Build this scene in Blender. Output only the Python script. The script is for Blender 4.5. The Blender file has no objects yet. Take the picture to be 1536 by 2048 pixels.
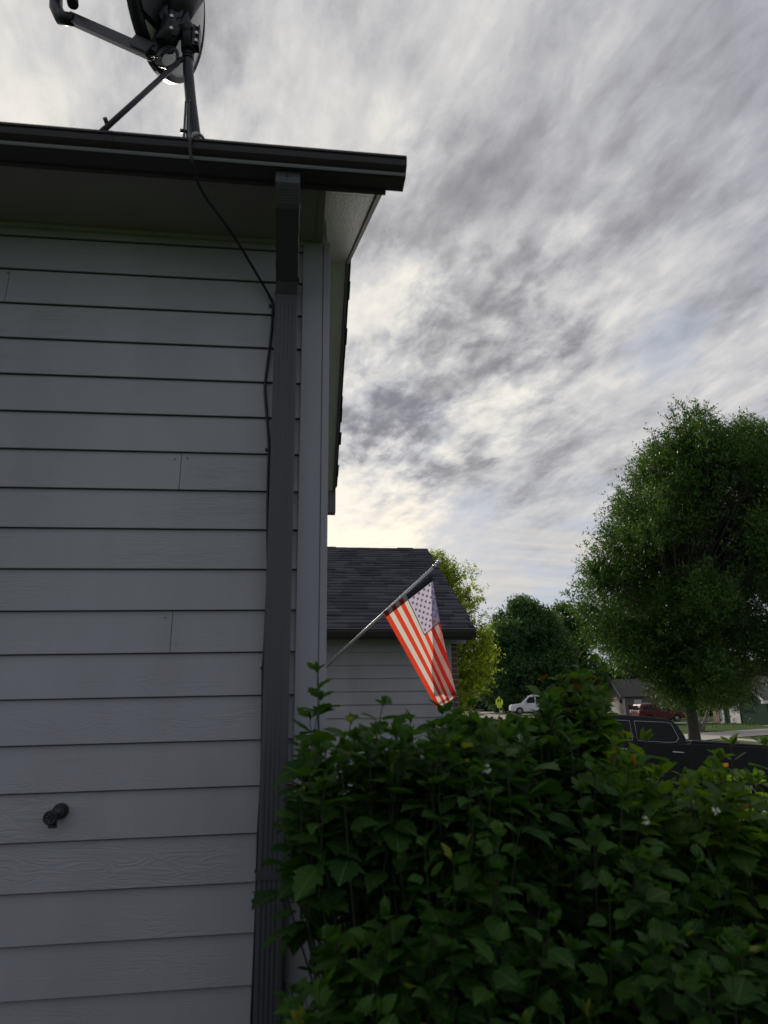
import bpy, bmesh, math, random
import numpy as np
from mathutils import Vector, Matrix
R = math.radians
random.seed(7); RNG = np.random.default_rng(11)
sc = bpy.context.scene
COL = sc.collection

# ------------------------------------------------------------------ camera
F, PITCH, ROLL, YAW = 1430.0, 0.26085, 0.0119, 0.1286
EYE = np.array([0.0, 0.0, 1.65])
cam = bpy.data.cameras.new('camera'); camo = bpy.data.objects.new('camera', cam); COL.objects.link(camo)
cam.sensor_fit = 'VERTICAL'; cam.sensor_height = 36; cam.lens = F / 2048 * 36
cam.clip_start = 0.05; cam.clip_end = 3000
cam.dof.use_dof = True; cam.dof.focus_distance = 7.0; cam.dof.aperture_fstop = 25.1 / 7.8
camo.location = EYE
fw = Vector((math.sin(YAW) * math.cos(PITCH), math.cos(YAW) * math.cos(PITCH), math.sin(PITCH)))
rt = Vector((math.cos(YAW), -math.sin(YAW), 0)); up = rt.cross(fw)
cr, sr = math.cos(ROLL), math.sin(ROLL)
# image x = x*cr-u*sr ; image u = x*sr+u*cr
ri = rt * cr - up * sr; ui = rt * sr + up * cr
camo.matrix_world = Matrix.Translation(EYE) @ Matrix((ri, ui, -fw)).transposed().to_4x4()
sc.camera = camo

def ray(px, py):
    v = fw + ri * ((px - 768) / F) + ui * ((1024 - py) / F)
    return v
def at(px, py, Y):
    v = ray(px, py); return Vector(EYE) + v * (Y / v.y)

# ------------------------------------------------------------------ world, sun
SUN_AZ, SUN_EL = R(-13), R(27)          # azimuth clockwise from +Y
sdir = Vector((math.sin(SUN_AZ) * math.cos(SUN_EL), math.cos(SUN_AZ) * math.cos(SUN_EL), math.sin(SUN_EL)))
world = bpy.data.worlds.new('World'); sc.world = world; world.use_nodes = True
def build_sky():
    nt = world.node_tree; N = nt.nodes; L = nt.links
    for n in list(N): N.remove(n)
    def node(t, **k):
        n = N.new(t)
        for a, b in k.items(): setattr(n, a, b)
        return n
    def math_(op, a, b=None, c=None, clamp=False):
        n = node('ShaderNodeMath', operation=op, use_clamp=clamp)
        for i, v in enumerate((a, b, c)):
            if v is None: continue
            if isinstance(v, (int, float)): n.inputs[i].default_value = v
            else: L.new(v, n.inputs[i])
        return n.outputs[0]
    def mix(fac, a, b, bt='MIX'):
        n = node('ShaderNodeMix', data_type='RGBA', blend_type=bt)
        for s, v in ((0, fac), (6, a), (7, b)):
            if isinstance(v, (int, float)): n.inputs[s].default_value = v
            elif isinstance(v, tuple): n.inputs[s].default_value = (*v, 1)
            else: L.new(v, n.inputs[s])
        return n.outputs[2]
    def smooth(v, a, b, lo=0.0, hi=1.0):
        n = node('ShaderNodeMapRange', interpolation_type='SMOOTHSTEP')
        L.new(v, n.inputs[0]); n.inputs[1].default_value = a; n.inputs[2].default_value = b
        n.inputs[3].default_value = lo; n.inputs[4].default_value = hi
        return n.outputs[0]
    tc = node('ShaderNodeTexCoord'); D = tc.outputs['Generated']
    nrm = node('ShaderNodeVectorMath', operation='NORMALIZE'); L.new(D, nrm.inputs[0]); D = nrm.outputs[0]
    sep = node('ShaderNodeSeparateXYZ'); L.new(D, sep.inputs[0]); x, y, z = sep.outputs
    def dot(v):
        n = node('ShaderNodeVectorMath', operation='DOT_PRODUCT'); L.new(D, n.inputs[0])
        n.inputs[1].default_value = tuple(Vector(v).normalized()); return n.outputs['Value']
    def wdot(v):
        n = node('ShaderNodeVectorMath', operation='DOT_PRODUCT'); L.new(WARP[0], n.inputs[0])
        n.inputs[1].default_value = tuple(Vector(v).normalized()); return n.outputs['Value']
    WARP = [D]
    def blob(px, py, r):              # 1 inside, 0 at r degrees
        return smooth(wdot(ray(px, py)), math.cos(R(r)), math.cos(R(r * .12)))
    zc = math_('ADD', math_('MAXIMUM', z, 0.0), 0.10)
    a = R(-9)                           # the direction the streaks of cloud run towards
    su = math_('DIVIDE', math_('ADD', math_('MULTIPLY', x, math.cos(a)), math_('MULTIPLY', y, -math.sin(a))), zc)
    sv = math_('DIVIDE', math_('ADD', math_('MULTIPLY', x, math.sin(a)), math_('MULTIPLY', y, math.cos(a))), zc)
    def vec(kx, ky, o=0.0):
        c = node('ShaderNodeCombineXYZ'); L.new(math_('MULTIPLY', su, kx), c.inputs[0]); L.new(math_('MULTIPLY', sv, ky), c.inputs[1])
        c.inputs[2].default_value = o; return c.outputs[0]
    def noise(v, sca, det=6, rough=.55, dist=0.0):
        n = node('ShaderNodeTexNoise'); L.new(v, n.inputs['Vector']); n.inputs['Scale'].default_value = sca
        n.inputs['Detail'].default_value = det; n.inputs['Roughness'].default_value = rough; n.inputs['Distortion'].default_value = dist
        return n.outputs['Fac']
    wn = node('ShaderNodeTexNoise'); L.new(vec(1.0, .45, 6.6), wn.inputs['Vector']); wn.inputs['Scale'].default_value = 9.0; wn.inputs['Detail'].default_value = 6; wn.inputs['Roughness'].default_value = .62
    sb = node('ShaderNodeVectorMath', operation='SUBTRACT'); L.new(wn.outputs['Color'], sb.inputs[0]); sb.inputs[1].default_value = (.5, .5, .5)
    wm = node('ShaderNodeVectorMath', operation='MULTIPLY_ADD'); L.new(sb.outputs[0], wm.inputs[0]); wm.inputs[1].default_value = (.20, .20, .20); L.new(D, wm.inputs[2])
    wn2 = node('ShaderNodeVectorMath', operation='NORMALIZE'); L.new(wm.outputs[0], wn2.inputs[0]); WARP[0] = wn2.outputs[0]
    streak = noise(vec(1.0, .36, 8.1), 6.5, 9, .55, .28)
    fine = noise(vec(1.0, .52, 9.4), 19.0, 8, .58, .3)
    puff = noise(vec(1.0, .75, 4.2), 9.5, 9, .58, .3)
    wisp = noise(vec(1.0, .5, 5.5), 2.6, 9, .62, .9)
    def blobs(lst):
        tot = None
        for px, py, r, k in lst:
            b = math_('MULTIPLY', blob(px, py, r), k)
            tot = b if tot is None else math_('ADD', tot, b)
        return tot
    rough_ = math_('MINIMUM', blobs(((900, 720, 13, .9), (800, 930, 9, .7), (1150, 620, 10, .35))), 1.0)      # where the cloud breaks into billows
    t = math_('ADD', math_('MULTIPLY', math_('SUBTRACT', streak, .5), .85), math_('MULTIPLY', math_('SUBTRACT', fine, .5), .42))
    t = math_('ADD', t, math_('MULTIPLY', math_('SUBTRACT', puff, .5), math_('ADD', .08, math_('MULTIPLY', rough_, 1.05))))
    # darker banks and brighter openings, placed by direction and broken up by the noise
    dark = blobs(((850, 775, 7, .08), (990, 650, 7.5, .09), (920, 715, 7.0, .05), (740, 905, 8, .13), (850, 915, 7, .08), (1000, 935, 7, .09), (1110, 690, 4.5, .07),
                  (800, 470, 9, .09), (930, 430, 8, .06), (1090, 500, 8, .05), (250, 100, 9, .10), (590, 110, 9, .12), (430, 60, 7, .06), (1300, 120, 16, .07), (1530, 200, 18, .09), (1150, 980, 6, .03), (1260, 830, 8, .04), (1100, 270, 10, .04)))
    bright = blobs(((705, 640, 7, .12), (670, 1060, 10, .30), (640, 250, 9, .14), (1010, 790, 6, .12), (900, 850, 4.0, .13), (770, 590, 5, .07), (100, 60, 8, .08), (1010, 480, 5, .05), (1130, 610, 5, .06), (200, 230, 8, .06),
                    (1320, 440, 10, .05), (880, 1010, 9, .06), (1050, 60, 8, .05), (1250, 620, 9, .05)))
    calm = smooth(z, .10, .32, .30, 1.0)         # cloud texture flattens towards the horizon
    t = math_('ADD', .578, math_('MULTIPLY', math_('MULTIPLY', t, calm), .76))
    t = math_('SUBTRACT', math_('ADD', t, bright), dark)
    ramp = node('ShaderNodeValToRGB'); L.new(t, ramp.inputs[0])
    cr_ = ramp.color_ramp; cr_.interpolation = 'B_SPLINE'
    cr_.elements[0].position = .28; cr_.elements[0].color = (.22, .225, .265, 1)
    cr_.elements[1].position = .86; cr_.elements[1].color = (.93, .885, .82, 1)
    for p, c in ((.40, (.345, .345, .375)), (.48, (.435, .445, .485)), (.56, (.54, .545, .575)), (.68, (.70, .695, .69))):
        e = cr_.elements.new(p); e.color = (*c, 1)
    cloud = ramp.outputs[0]
    cloud = mix(blob(740, 910, 8), cloud, mix(1.0, cloud, (.88, .93, 1.03), 'MULTIPLY'))      # bluer bank low on the left
    cloud = mix(math_('MULTIPLY', blob(660, 1040, 13), .9), cloud, mix(1.0, cloud, (1.20, 1.12, 1.0), 'MULTIPLY'))       # light of the veiled sun low behind the roof
    # overall brightness: falls off away from the veiled sun
    s = dot(tuple(sdir)); glow = smooth(s, math.cos(R(62)), math.cos(R(6)), 0.0, 1.0)
    cloud = mix(1.0, cloud, mix(glow, (.84, .85, .90), (1.10, 1.08, 1.03)), 'MULTIPLY')
    # clear blue sky in the gaps, and low above the horizon
    sky = node('ShaderNodeTexSky', sky_type='NISHITA'); sky.sun_disc = False
    sky.sun_elevation = SUN_EL; sky.sun_rotation = SUN_AZ; sky.dust_density = 3.0
    cloud = mix(1.0, cloud, mix(smooth(s, math.cos(R(125)), math.cos(R(60))), (.62, .64, .68), (1, 1, 1)), 'MULTIPLY')   # the sky behind the camera, away from the sun
    clear = mix(1.0, sky.outputs[0], (.085, .085, .085), 'MULTIPLY')
    clear = mix(.75, clear, (.43, .50, .63))
    low = smooth(z, .12, .215, 1.0, 0.0)          # share of clear air near the horizon
    gapw = smooth(wisp, .46, .60)
    hole = math_('MULTIPLY', low, math_('SUBTRACT', 1.0, math_('MULTIPLY', gapw, .8)))
    holes = None
    for px, py, r, k in ((1340, 690, 3.5, .5), (1200, 1030, 4, .4), (930, 1050, 5, .35), (1000, 1150, 9, .4)):
        b = math_('MULTIPLY', math_('MULTIPLY', blob(px, py, r), k), smooth(wisp, .40, .62, 1.0, .2))
        holes = b if holes is None else math_('ADD', holes, b)
    hole = math_('MINIMUM', math_('ADD', math_('MULTIPLY', hole, .9), holes), 1.0)
    col = mix(hole, cloud, clear)
    # thin bands of cloud low down
    band = noise(vec(.30, 1.0, 2.2), 2.4, 8, .6, .4)
    bw = math_('MULTIPLY', smooth(band, .50, .66), math_('MULTIPLY', smooth(z, .09, .15), smooth(z, .22, .34, 1.0, 0.0)))
    col = mix(math_('MULTIPLY', bw, .7), col, (.72, .68, .62))
    col = mix(smooth(z, -.03, 0.0, 1.0, 0.0), col, (.045, .05, .035))      # far ground beyond the modelled land
    bg = node('ShaderNodeBackground'); L.new(col, bg.inputs[0]); bg.inputs[1].default_value = 1.0
    out = node('ShaderNodeOutputWorld'); L.new(bg.outputs[0], out.inputs[0])
build_sky()
sun = bpy.data.lights.new('sun', 'SUN'); sun.energy = 3.0; sun.angle = R(3); sun.color = (1.0, .90, .74)
suno = bpy.data.objects.new('sun', sun); COL.objects.link(suno)
suno.rotation_euler = sdir.to_track_quat('Z', 'Y').to_euler()
vs = sc.view_settings; vs.view_transform = 'Standard'; vs.look = 'None'; vs.exposure = 0.0; vs.gamma = 1.0; vs.use_curve_mapping = False
sc.cycles.use_denoising = True
sc.cycles.max_bounces = 6; sc.cycles.transparent_max_bounces = 8

# ------------------------------------------------------------------ helpers
def mat(name, col, rough=.6, metal=0.0, spec=.5, noise=None, bump=None, coat=0.0):
    """noise=(scale, amount, stretch) mottles the colour; bump=(scale, strength, distance, stretch)"""
    m = bpy.data.materials.new(name); m.use_nodes = True; nt = m.node_tree; b = nt.nodes['Principled BSDF']
    b.inputs['Base Color'].default_value = (*col, 1); b.inputs['Roughness'].default_value = rough
    b.inputs['Metallic'].default_value = metal; b.inputs['Specular IOR Level'].default_value = spec
    b.inputs['Coat Weight'].default_value = coat
    tc = nt.nodes.new('ShaderNodeTexCoord')
    def nz(scale, st, det=6):
        mp = nt.nodes.new('ShaderNodeMapping'); mp.inputs['Scale'].default_value = st
        nt.links.new(tc.outputs['Object'], mp.inputs[0])
        n = nt.nodes.new('ShaderNodeTexNoise'); n.inputs['Scale'].default_value = scale; n.inputs['Detail'].default_value = det
        nt.links.new(mp.outputs[0], n.inputs['Vector']); return n.outputs['Fac']
    if noise:
        s, amt, st = noise
        r = nt.nodes.new('ShaderNodeMapRange'); nt.links.new(nz(s, st), r.inputs[0]); r.inputs[1].default_value = .3; r.inputs[2].default_value = .7
        r.inputs[3].default_value = 1 - amt; r.inputs[4].default_value = 1 + amt
        x = nt.nodes.new('ShaderNodeMix'); x.data_type = 'RGBA'; x.blend_type = 'MULTIPLY'; x.inputs[0].default_value = 1
        x.inputs[6].default_value = (*col, 1); nt.links.new(r.outputs[0], x.inputs[7]); nt.links.new(x.outputs[2], b.inputs['Base Color'])
    if bump:
        s, k, d, st = bump
        bn = nt.nodes.new('ShaderNodeBump'); bn.inputs['Strength'].default_value = k; bn.inputs['Distance'].default_value = d
        nt.links.new(nz(s, st, 8), bn.inputs['Height']); nt.links.new(bn.outputs[0], b.inputs['Normal'])
    return m

def leaf_mat(name, c1, c2, trans=.45, rough=.45, c3=None, p3=.97, tint=(1.35, 1.35, .6), spec=.35):
    """two-sided leaf: colour by the per-leaf attribute 'rnd', light let through from behind"""
    m = bpy.data.materials.new(name); m.use_nodes = True; nt = m.node_tree; N = nt.nodes; L = nt.links
    b = N['Principled BSDF']; out = N['Material Output']
    at_ = N.new('ShaderNodeAttribute'); at_.attribute_name = 'rnd'
    rp = N.new('ShaderNodeValToRGB'); L.new(at_.outputs['Fac'], rp.inputs[0])
    rp.color_ramp.elements[0].color = (*c1, 1); rp.color_ramp.elements[1].color = (*c2, 1)
    if c3:
        rp.color_ramp.elements[1].position = p3 - .02
        e = rp.color_ramp.elements.new(p3); e.color = (*c3, 1)
    L.new(rp.outputs[0], b.inputs['Base Color']); b.inputs['Roughness'].default_value = rough; b.inputs['Specular IOR Level'].default_value = spec
    tr = N.new('ShaderNodeBsdfTranslucent')
    mu = N.new('ShaderNodeMix'); mu.data_type = 'RGBA'; mu.blend_type = 'MULTIPLY'; mu.inputs[0].default_value = 1
    L.new(rp.outputs[0], mu.inputs[6]); mu.inputs[7].default_value = (*tint, 1); L.new(mu.outputs[2], tr.inputs[0])
    ms = N.new('ShaderNodeMixShader'); ms.inputs[0].default_value = trans
    L.new(b.outputs[0], ms.inputs[1]); L.new(tr.outputs[0], ms.inputs[2]); L.new(ms.outputs[0], out.inputs[0])
    return m

def np_mesh(name, V, faces, mats, rnd=None, smooth=False, fmat=None):
    """V (n,3); faces: list of int arrays (k,m) with m corners each"""
    me = bpy.data.meshes.new(name); V = np.asarray(V, np.float32)
    me.vertices.add(len(V)); me.vertices.foreach_set('co', V.ravel())
    loops = np.concatenate([f.ravel() for f in faces]); tot = np.concatenate([np.full(len(f), f.shape[1]) for f in faces])
    st = np.concatenate([[0], np.cumsum(tot)[:-1]])
    me.loops.add(len(loops)); me.loops.foreach_set('vertex_index', loops.astype(np.int32))
    me.polygons.add(len(tot)); me.polygons.foreach_set('loop_start', st.astype(np.int32)); me.polygons.foreach_set('loop_total', tot.astype(np.int32))
    if fmat is not None: me.polygons.foreach_set('material_index', np.asarray(fmat, np.int32))
    if smooth: me.polygons.foreach_set('use_smooth', np.ones(len(tot), bool))
    if rnd is not None:
        a = me.attributes.new('rnd', 'FLOAT', 'POINT'); a.data.foreach_set('value', np.asarray(rnd, np.float32))
    me.update(calc_edges=True)
    for m in (mats if isinstance(mats, (list, tuple)) else [mats]): me.materials.append(m)
    return me

class MB:
    """collects shapes and links them as ONE mesh object"""
    def __init__(s): s.v = []; s.f = []; s.m = []; s.sm = []
    def add(s, vs, fs, mi=0, smooth=False):
        o = len(s.v); s.v += [tuple(v) for v in vs]; s.f += [tuple(i + o for i in f) for f in fs]
        s.m += [mi] * len(fs); s.sm += [smooth] * len(fs); return s
    def box(s, x0, x1, y0, y1, z0, z1, mi=0, M=None):
        v = [Vector(p) for p in ((x0,y0,z0),(x1,y0,z0),(x1,y1,z0),(x0,y1,z0),(x0,y0,z1),(x1,y0,z1),(x1,y1,z1),(x0,y1,z1))]
        if M: v = [M @ p for p in v]
        return s.add(v, [(0,3,2,1),(4,5,6,7),(0,1,5,4),(1,2,6,5),(2,3,7,6),(3,0,4,7)], mi)
    def prism(s, poly, a0, a1, axis='y', mi=0, M=None):
        """poly of (p,q) pairs extruded along axis; 'y': (x,z), 'x': (y,z), 'z': (x,y)"""
        f = {'y': lambda p, a: (p[0], a, p[1]), 'x': lambda p, a: (a, p[0], p[1]), 'z': lambda p, a: (p[0], p[1], a)}[axis]
        n = len(poly); v = [Vector(f(p, a0)) for p in poly] + [Vector(f(p, a1)) for p in poly]
        if M: v = [M @ p for p in v]
        return s.add(v, [tuple(range(n))[::-1], tuple(range(n, 2 * n))] + [(i, (i + 1) % n, (i + 1) % n + n, i + n) for i in range(n)], mi)
    def tube(s, pts, r, n=10, mi=0, cap=True, smooth=True):
        pts = [Vector(p) for p in pts]; rs = r if isinstance(r, (list, tuple)) else [r] * len(pts)
        ref = None; rings = []
        for i, p in enumerate(pts):
            t = (pts[min(i + 1, len(pts) - 1)] - pts[max(i - 1, 0)]).normalized()
            if ref is None: ref = t.orthogonal().normalized()
            ref = (ref - t * ref.dot(t)).normalized(); b = t.cross(ref)
            rings.append([p + (ref * math.cos(2 * math.pi * k / n) + b * math.sin(2 * math.pi * k / n)) * rs[i] for k in range(n)])
        v = [q for rg in rings for q in rg]; f = []
        for i in range(len(pts) - 1):
            for k in range(n):
                f.append((i * n + k, i * n + (k + 1) % n, (i + 1) * n + (k + 1) % n, (i + 1) * n + k))
        s.add(v, f, mi, smooth)
        if cap: s.add([], []); o = len(s.v) - len(v); s.f += [tuple(o + k for k in range(n))[::-1], tuple(o + (len(pts) - 1) * n + k for k in range(n))]; s.m += [mi] * 2; s.sm += [False] * 2
        return s
    def sphere(s, c, r, n=12, mi=0, sc_=(1, 1, 1)):
        v = []; f = []; h = n // 2
        for i in range(h + 1):
            for k in range(n):
                th = math.pi * i / h; ph = 2 * math.pi * k / n
                v.append((c[0] + r * sc_[0] * math.sin(th) * math.cos(ph), c[1] + r * sc_[1] * math.sin(th) * math.sin(ph), c[2] + r * sc_[2] * math.cos(th)))
        for i in range(h):
            for k in range(n): f.append((i * n + k, (i + 1) * n + k, (i + 1) * n + (k + 1) % n, i * n + (k + 1) % n))
        return s.add(v, f, mi, True)
    def build(s, name, mats, parent=None, bevel=0.0, label=None):
        me = bpy.data.meshes.new(name); me.from_pydata(s.v, [], s.f)
        for m in (mats if isinstance(mats, (list, tuple)) else [mats]): me.materials.append(m)
        me.polygons.foreach_set('material_index', s.m); me.polygons.foreach_set('use_smooth', s.sm)
        bm = bmesh.new(); bm.from_mesh(me); bmesh.ops.remove_doubles(bm, verts=bm.verts, dist=1e-6)
        bmesh.ops.dissolve_degenerate(bm, dist=1e-6, edges=bm.edges)
        bmesh.ops.recalc_face_normals(bm, faces=bm.faces); bm.to_mesh(me); bm.free(); me.update()
        o = link(name, me, parent)
        if bevel:
            md = o.modifiers.new('bevel', 'BEVEL'); md.width = bevel; md.segments = 2; md.limit_method = 'ANGLE'; md.angle_limit = R(40)
        if label: o['label'] = label
        return o
def link(name, me, parent=None):
    o = bpy.data.objects.new(name, me); COL.objects.link(o)
    if parent: o.parent = parent
    return o
def tag(o, label, cat, group=None, kind=None):
    o['label'] = label; o['category'] = cat
    if group: o['group'] = group
    if kind: o['kind'] = kind
    return o
def thing(name, label, cat, loc=(0, 0, 0), rot=(0, 0, 0), group=None):
    o = bpy.data.objects.new(name, None); COL.objects.link(o); o.location = loc; o.rotation_euler = rot
    o.empty_display_size = .2
    return tag(o, label, cat, group)
def struct(o): o['kind'] = 'structure'; return o

# ------------------------------------------------------------------ materials
M = {}
def siding_mat():
    m = mat('grey_siding', (.378, .373, .398), .5, noise=(2.2, .10, (1.5, 1, .6))); nt = m.node_tree; N = nt.nodes; L = nt.links; b = N['Principled BSDF']
    tc = N.new('ShaderNodeTexCoord')
    def nz(scale, st, det, dist=0.0):
        mp = N.new('ShaderNodeMapping'); mp.inputs['Scale'].default_value = st; L.new(tc.outputs['Object'], mp.inputs[0])
        n = N.new('ShaderNodeTexNoise'); n.inputs['Scale'].default_value = scale; n.inputs['Detail'].default_value = det; n.inputs['Distortion'].default_value = dist
        L.new(mp.outputs[0], n.inputs['Vector']); return n.outputs['Fac']
    field = nz(2.3, (1.3, 1, 7), 2, .5)                       # contour lines of a stretched field make cathedral grain
    ml = N.new('ShaderNodeMath'); ml.operation = 'MULTIPLY'; L.new(field, ml.inputs[0]); ml.inputs[1].default_value = 95
    sn = N.new('ShaderNodeMath'); sn.operation = 'SINE'; L.new(ml.outputs[0], sn.inputs[0])
    mk = N.new('ShaderNodeMapRange'); L.new(nz(2.6, (.8, 1, 2.6), 2), mk.inputs[0]); mk.inputs[1].default_value = .46; mk.inputs[2].default_value = .66
    mm = N.new('ShaderNodeMath'); mm.operation = 'MULTIPLY'; L.new(sn.outputs[0], mm.inputs[0]); L.new(mk.outputs[0], mm.inputs[1])
    ad = N.new('ShaderNodeMath'); ad.operation = 'ADD'; L.new(mm.outputs[0], ad.inputs[0]); L.new(nz(7, (.9, 1, 12), 6), ad.inputs[1])
    bn = N.new('ShaderNodeBump'); bn.inputs['Strength'].default_value = .42; bn.inputs['Distance'].default_value = .0011
    L.new(ad.outputs[0], bn.inputs['Height']); L.new(bn.outputs[0], b.inputs['Normal'])
    return m
M['siding'] = siding_mat()
M['lap_shade_nail'] = mat('lap_shade_nail_brown', (.035, .030, .028), .9)  # dark brown for the painted lap shadow line, also the nail heads
M['trim'] = mat('grey_trim', (.345, .345, .38), .5, noise=(5, .05, (1, 1, .3)), bump=(40, .12, .001, (1, 1, .2)))
M['soffit'] = mat('painted_soffit', (.30, .265, .27), .55, noise=(4, .06, (1, 1, 1)))
M['rake_soffit'] = mat('weathered_soffit', (.60, .60, .56), .33, noise=(10, .07, (1, 1, 1)), bump=(42, .85, .004, (2.6, .8, .8)))
M['brown'] = mat('brown_metal', (.042, .035, .037), .45, spec=.5, noise=(20, .08, (1, 1, 1)))
M['brown_light'] = mat('pale_gutter_edge', (.20, .195, .205), .45)  # paler tone of the gutter edge strips
M['downspout'] = mat('downspout_paint', (.072, .074, .084), .45, noise=(6, .10, (1, 1, .3)))
M['rake'] = mat('rake_paint', (.14, .135, .135), .5, noise=(8, .1, (1, 1, 1)))
M['dark_plastic'] = mat('black_plastic', (.018, .019, .023), .45)
M['dark_metal'] = mat('charcoal_metal', (.024, .026, .033), .42, metal=.2)
M['bolt'] = mat('zinc', (.62, .62, .64), .3, metal=.9)
M['cable'] = mat('cable_rubber', (.012, .013, .018), .4)
M['dish'] = mat('dish_back', (.74, .72, .66), .4, noise=(5, .05, (1, 1, 1)))

def shingle_mat(name, base, var):
    m = bpy.data.materials.new(name); m.use_nodes = True; nt = m.node_tree; N = nt.nodes; L = nt.links; b = N['Principled BSDF']
    a = N.new('ShaderNodeAttribute'); a.attribute_name = 'rnd'
    rp = N.new('ShaderNodeMapRange'); L.new(a.outputs['Fac'], rp.inputs[0]); rp.inputs[3].default_value = 1 - var; rp.inputs[4].default_value = 1 + var
    tc = N.new('ShaderNodeTexCoord'); n = N.new('ShaderNodeTexNoise'); n.inputs['Scale'].default_value = 60; L.new(tc.outputs['Object'], n.inputs['Vector'])
    mr = N.new('ShaderNodeMapRange'); L.new(n.outputs['Fac'], mr.inputs[0]); mr.inputs[1].default_value = .3; mr.inputs[2].default_value = .7; mr.inputs[3].default_value = .75; mr.inputs[4].default_value = 1.25
    mm = N.new('ShaderNodeMath'); mm.operation = 'MULTIPLY'; L.new(rp.outputs[0], mm.inputs[0]); L.new(mr.outputs[0], mm.inputs[1])
    x = N.new('ShaderNodeMix'); x.data_type = 'RGBA'; x.blend_type = 'MULTIPLY'; x.inputs[0].default_value = 1; x.inputs[6].default_value = (*base, 1)
    L.new(mm.outputs[0], x.inputs[7]); L.new(x.outputs[2], b.inputs['Base Color']); b.inputs['Roughness'].default_value = .85
    b.inputs['Specular IOR Level'].default_value = .25
    bn = N.new('ShaderNodeBump'); bn.inputs['Strength'].default_value = .5; bn.inputs['Distance'].default_value = .004
    L.new(n.outputs['Fac'], bn.inputs['Height']); L.new(bn.outputs[0], b.inputs['Normal'])
    return m
M['shingle'] = shingle_mat('charcoal_shingle', (.076, .075, .088), .32)
M['shingle_brown'] = shingle_mat('brown_shingle', (.10, .095, .09), .25)

def shingle_plane(name, O, U, V, wide, run, parent, m, course=.145, tab=.30, t=.012, skew=0.0):
    """lapped shingle courses: origin O at the eave, U along the eave, V up the slope (unit vectors)"""
    O, U, V = Vector(O), Vector(U).normalized(), Vector(V).normalized(); Nn = U.cross(V).normalized()
    if Nn.z < 0: Nn = -Nn
    vs, fs, rn = [], [], []
    rows = int(math.ceil(run / course))
    for r in range(rows):
        a, b = r * course, min((r + 1) * course + .02, run)
        x = -random.uniform(0, tab); e = random.uniform(0, .006)
        while x < wide:
            w = tab * random.uniform(.55, 1.15); x0, x1 = max(x, 0), min(x + w, wide); x += w
            if x1 - x0 < .01: continue
            th = t * random.choice((.55, .8, 1.25)); g = .0
            j = random.uniform(-.008, .004) if x1 < wide - .01 else random.uniform(-.012, .018)
            sk = lambda q: U * (skew * q)
            p = [O + U * (x0 + g) + V * a + sk(a), O + U * (x1 + (j if x1 >= wide - .01 else 0)) + V * a + sk(a), O + U * (x1 + (j if x1 >= wide - .01 else 0)) + V * b + sk(b), O + U * (x0 + g) + V * b + sk(b)]
            q = [p[0] + Nn * th, p[1] + Nn * th, p[2] + Nn * .002, p[3] + Nn * .002]
            o = len(vs); vs += [tuple(k) for k in p[:2] + q]; rv = random.random(); rn += [rv] * 6
            fs += [(o, o + 1, o + 3, o + 2), (o + 2, o + 3, o + 4, o + 5)]
            vs += [tuple(p[1]), tuple(q[1]), tuple(q[2])]; rn += [rv] * 3; fs.append((o + 6, o + 7, o + 8, o + 8))
    f4 = np.array([f for f in fs if len(set(f)) == 4]); f3 = np.array([f[:3] for f in fs if len(set(f)) == 3])
    # underlay slab closes the plane from below
    o = len(vs); P = [O, O + U * wide, O + U * (wide + skew * run) + V * run, O + U * (skew * run) + V * run]
    vs += [tuple(k - Nn * .0) for k in P] + [tuple(k - Nn * .02) for k in P]; rn += [.5] * 8
    add = np.array([(o + 4, o + 7, o + 6, o + 5), (o, o + 1, o + 5, o + 4), (o + 1, o + 2, o + 6, o + 5), (o + 2, o + 3, o + 7, o + 6), (o + 3, o, o + 4, o + 7)])
    me = np_mesh(name, np.array(vs), [np.vstack([f4, add]), f3], m, rn)
    return link(name, me, parent)

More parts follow.
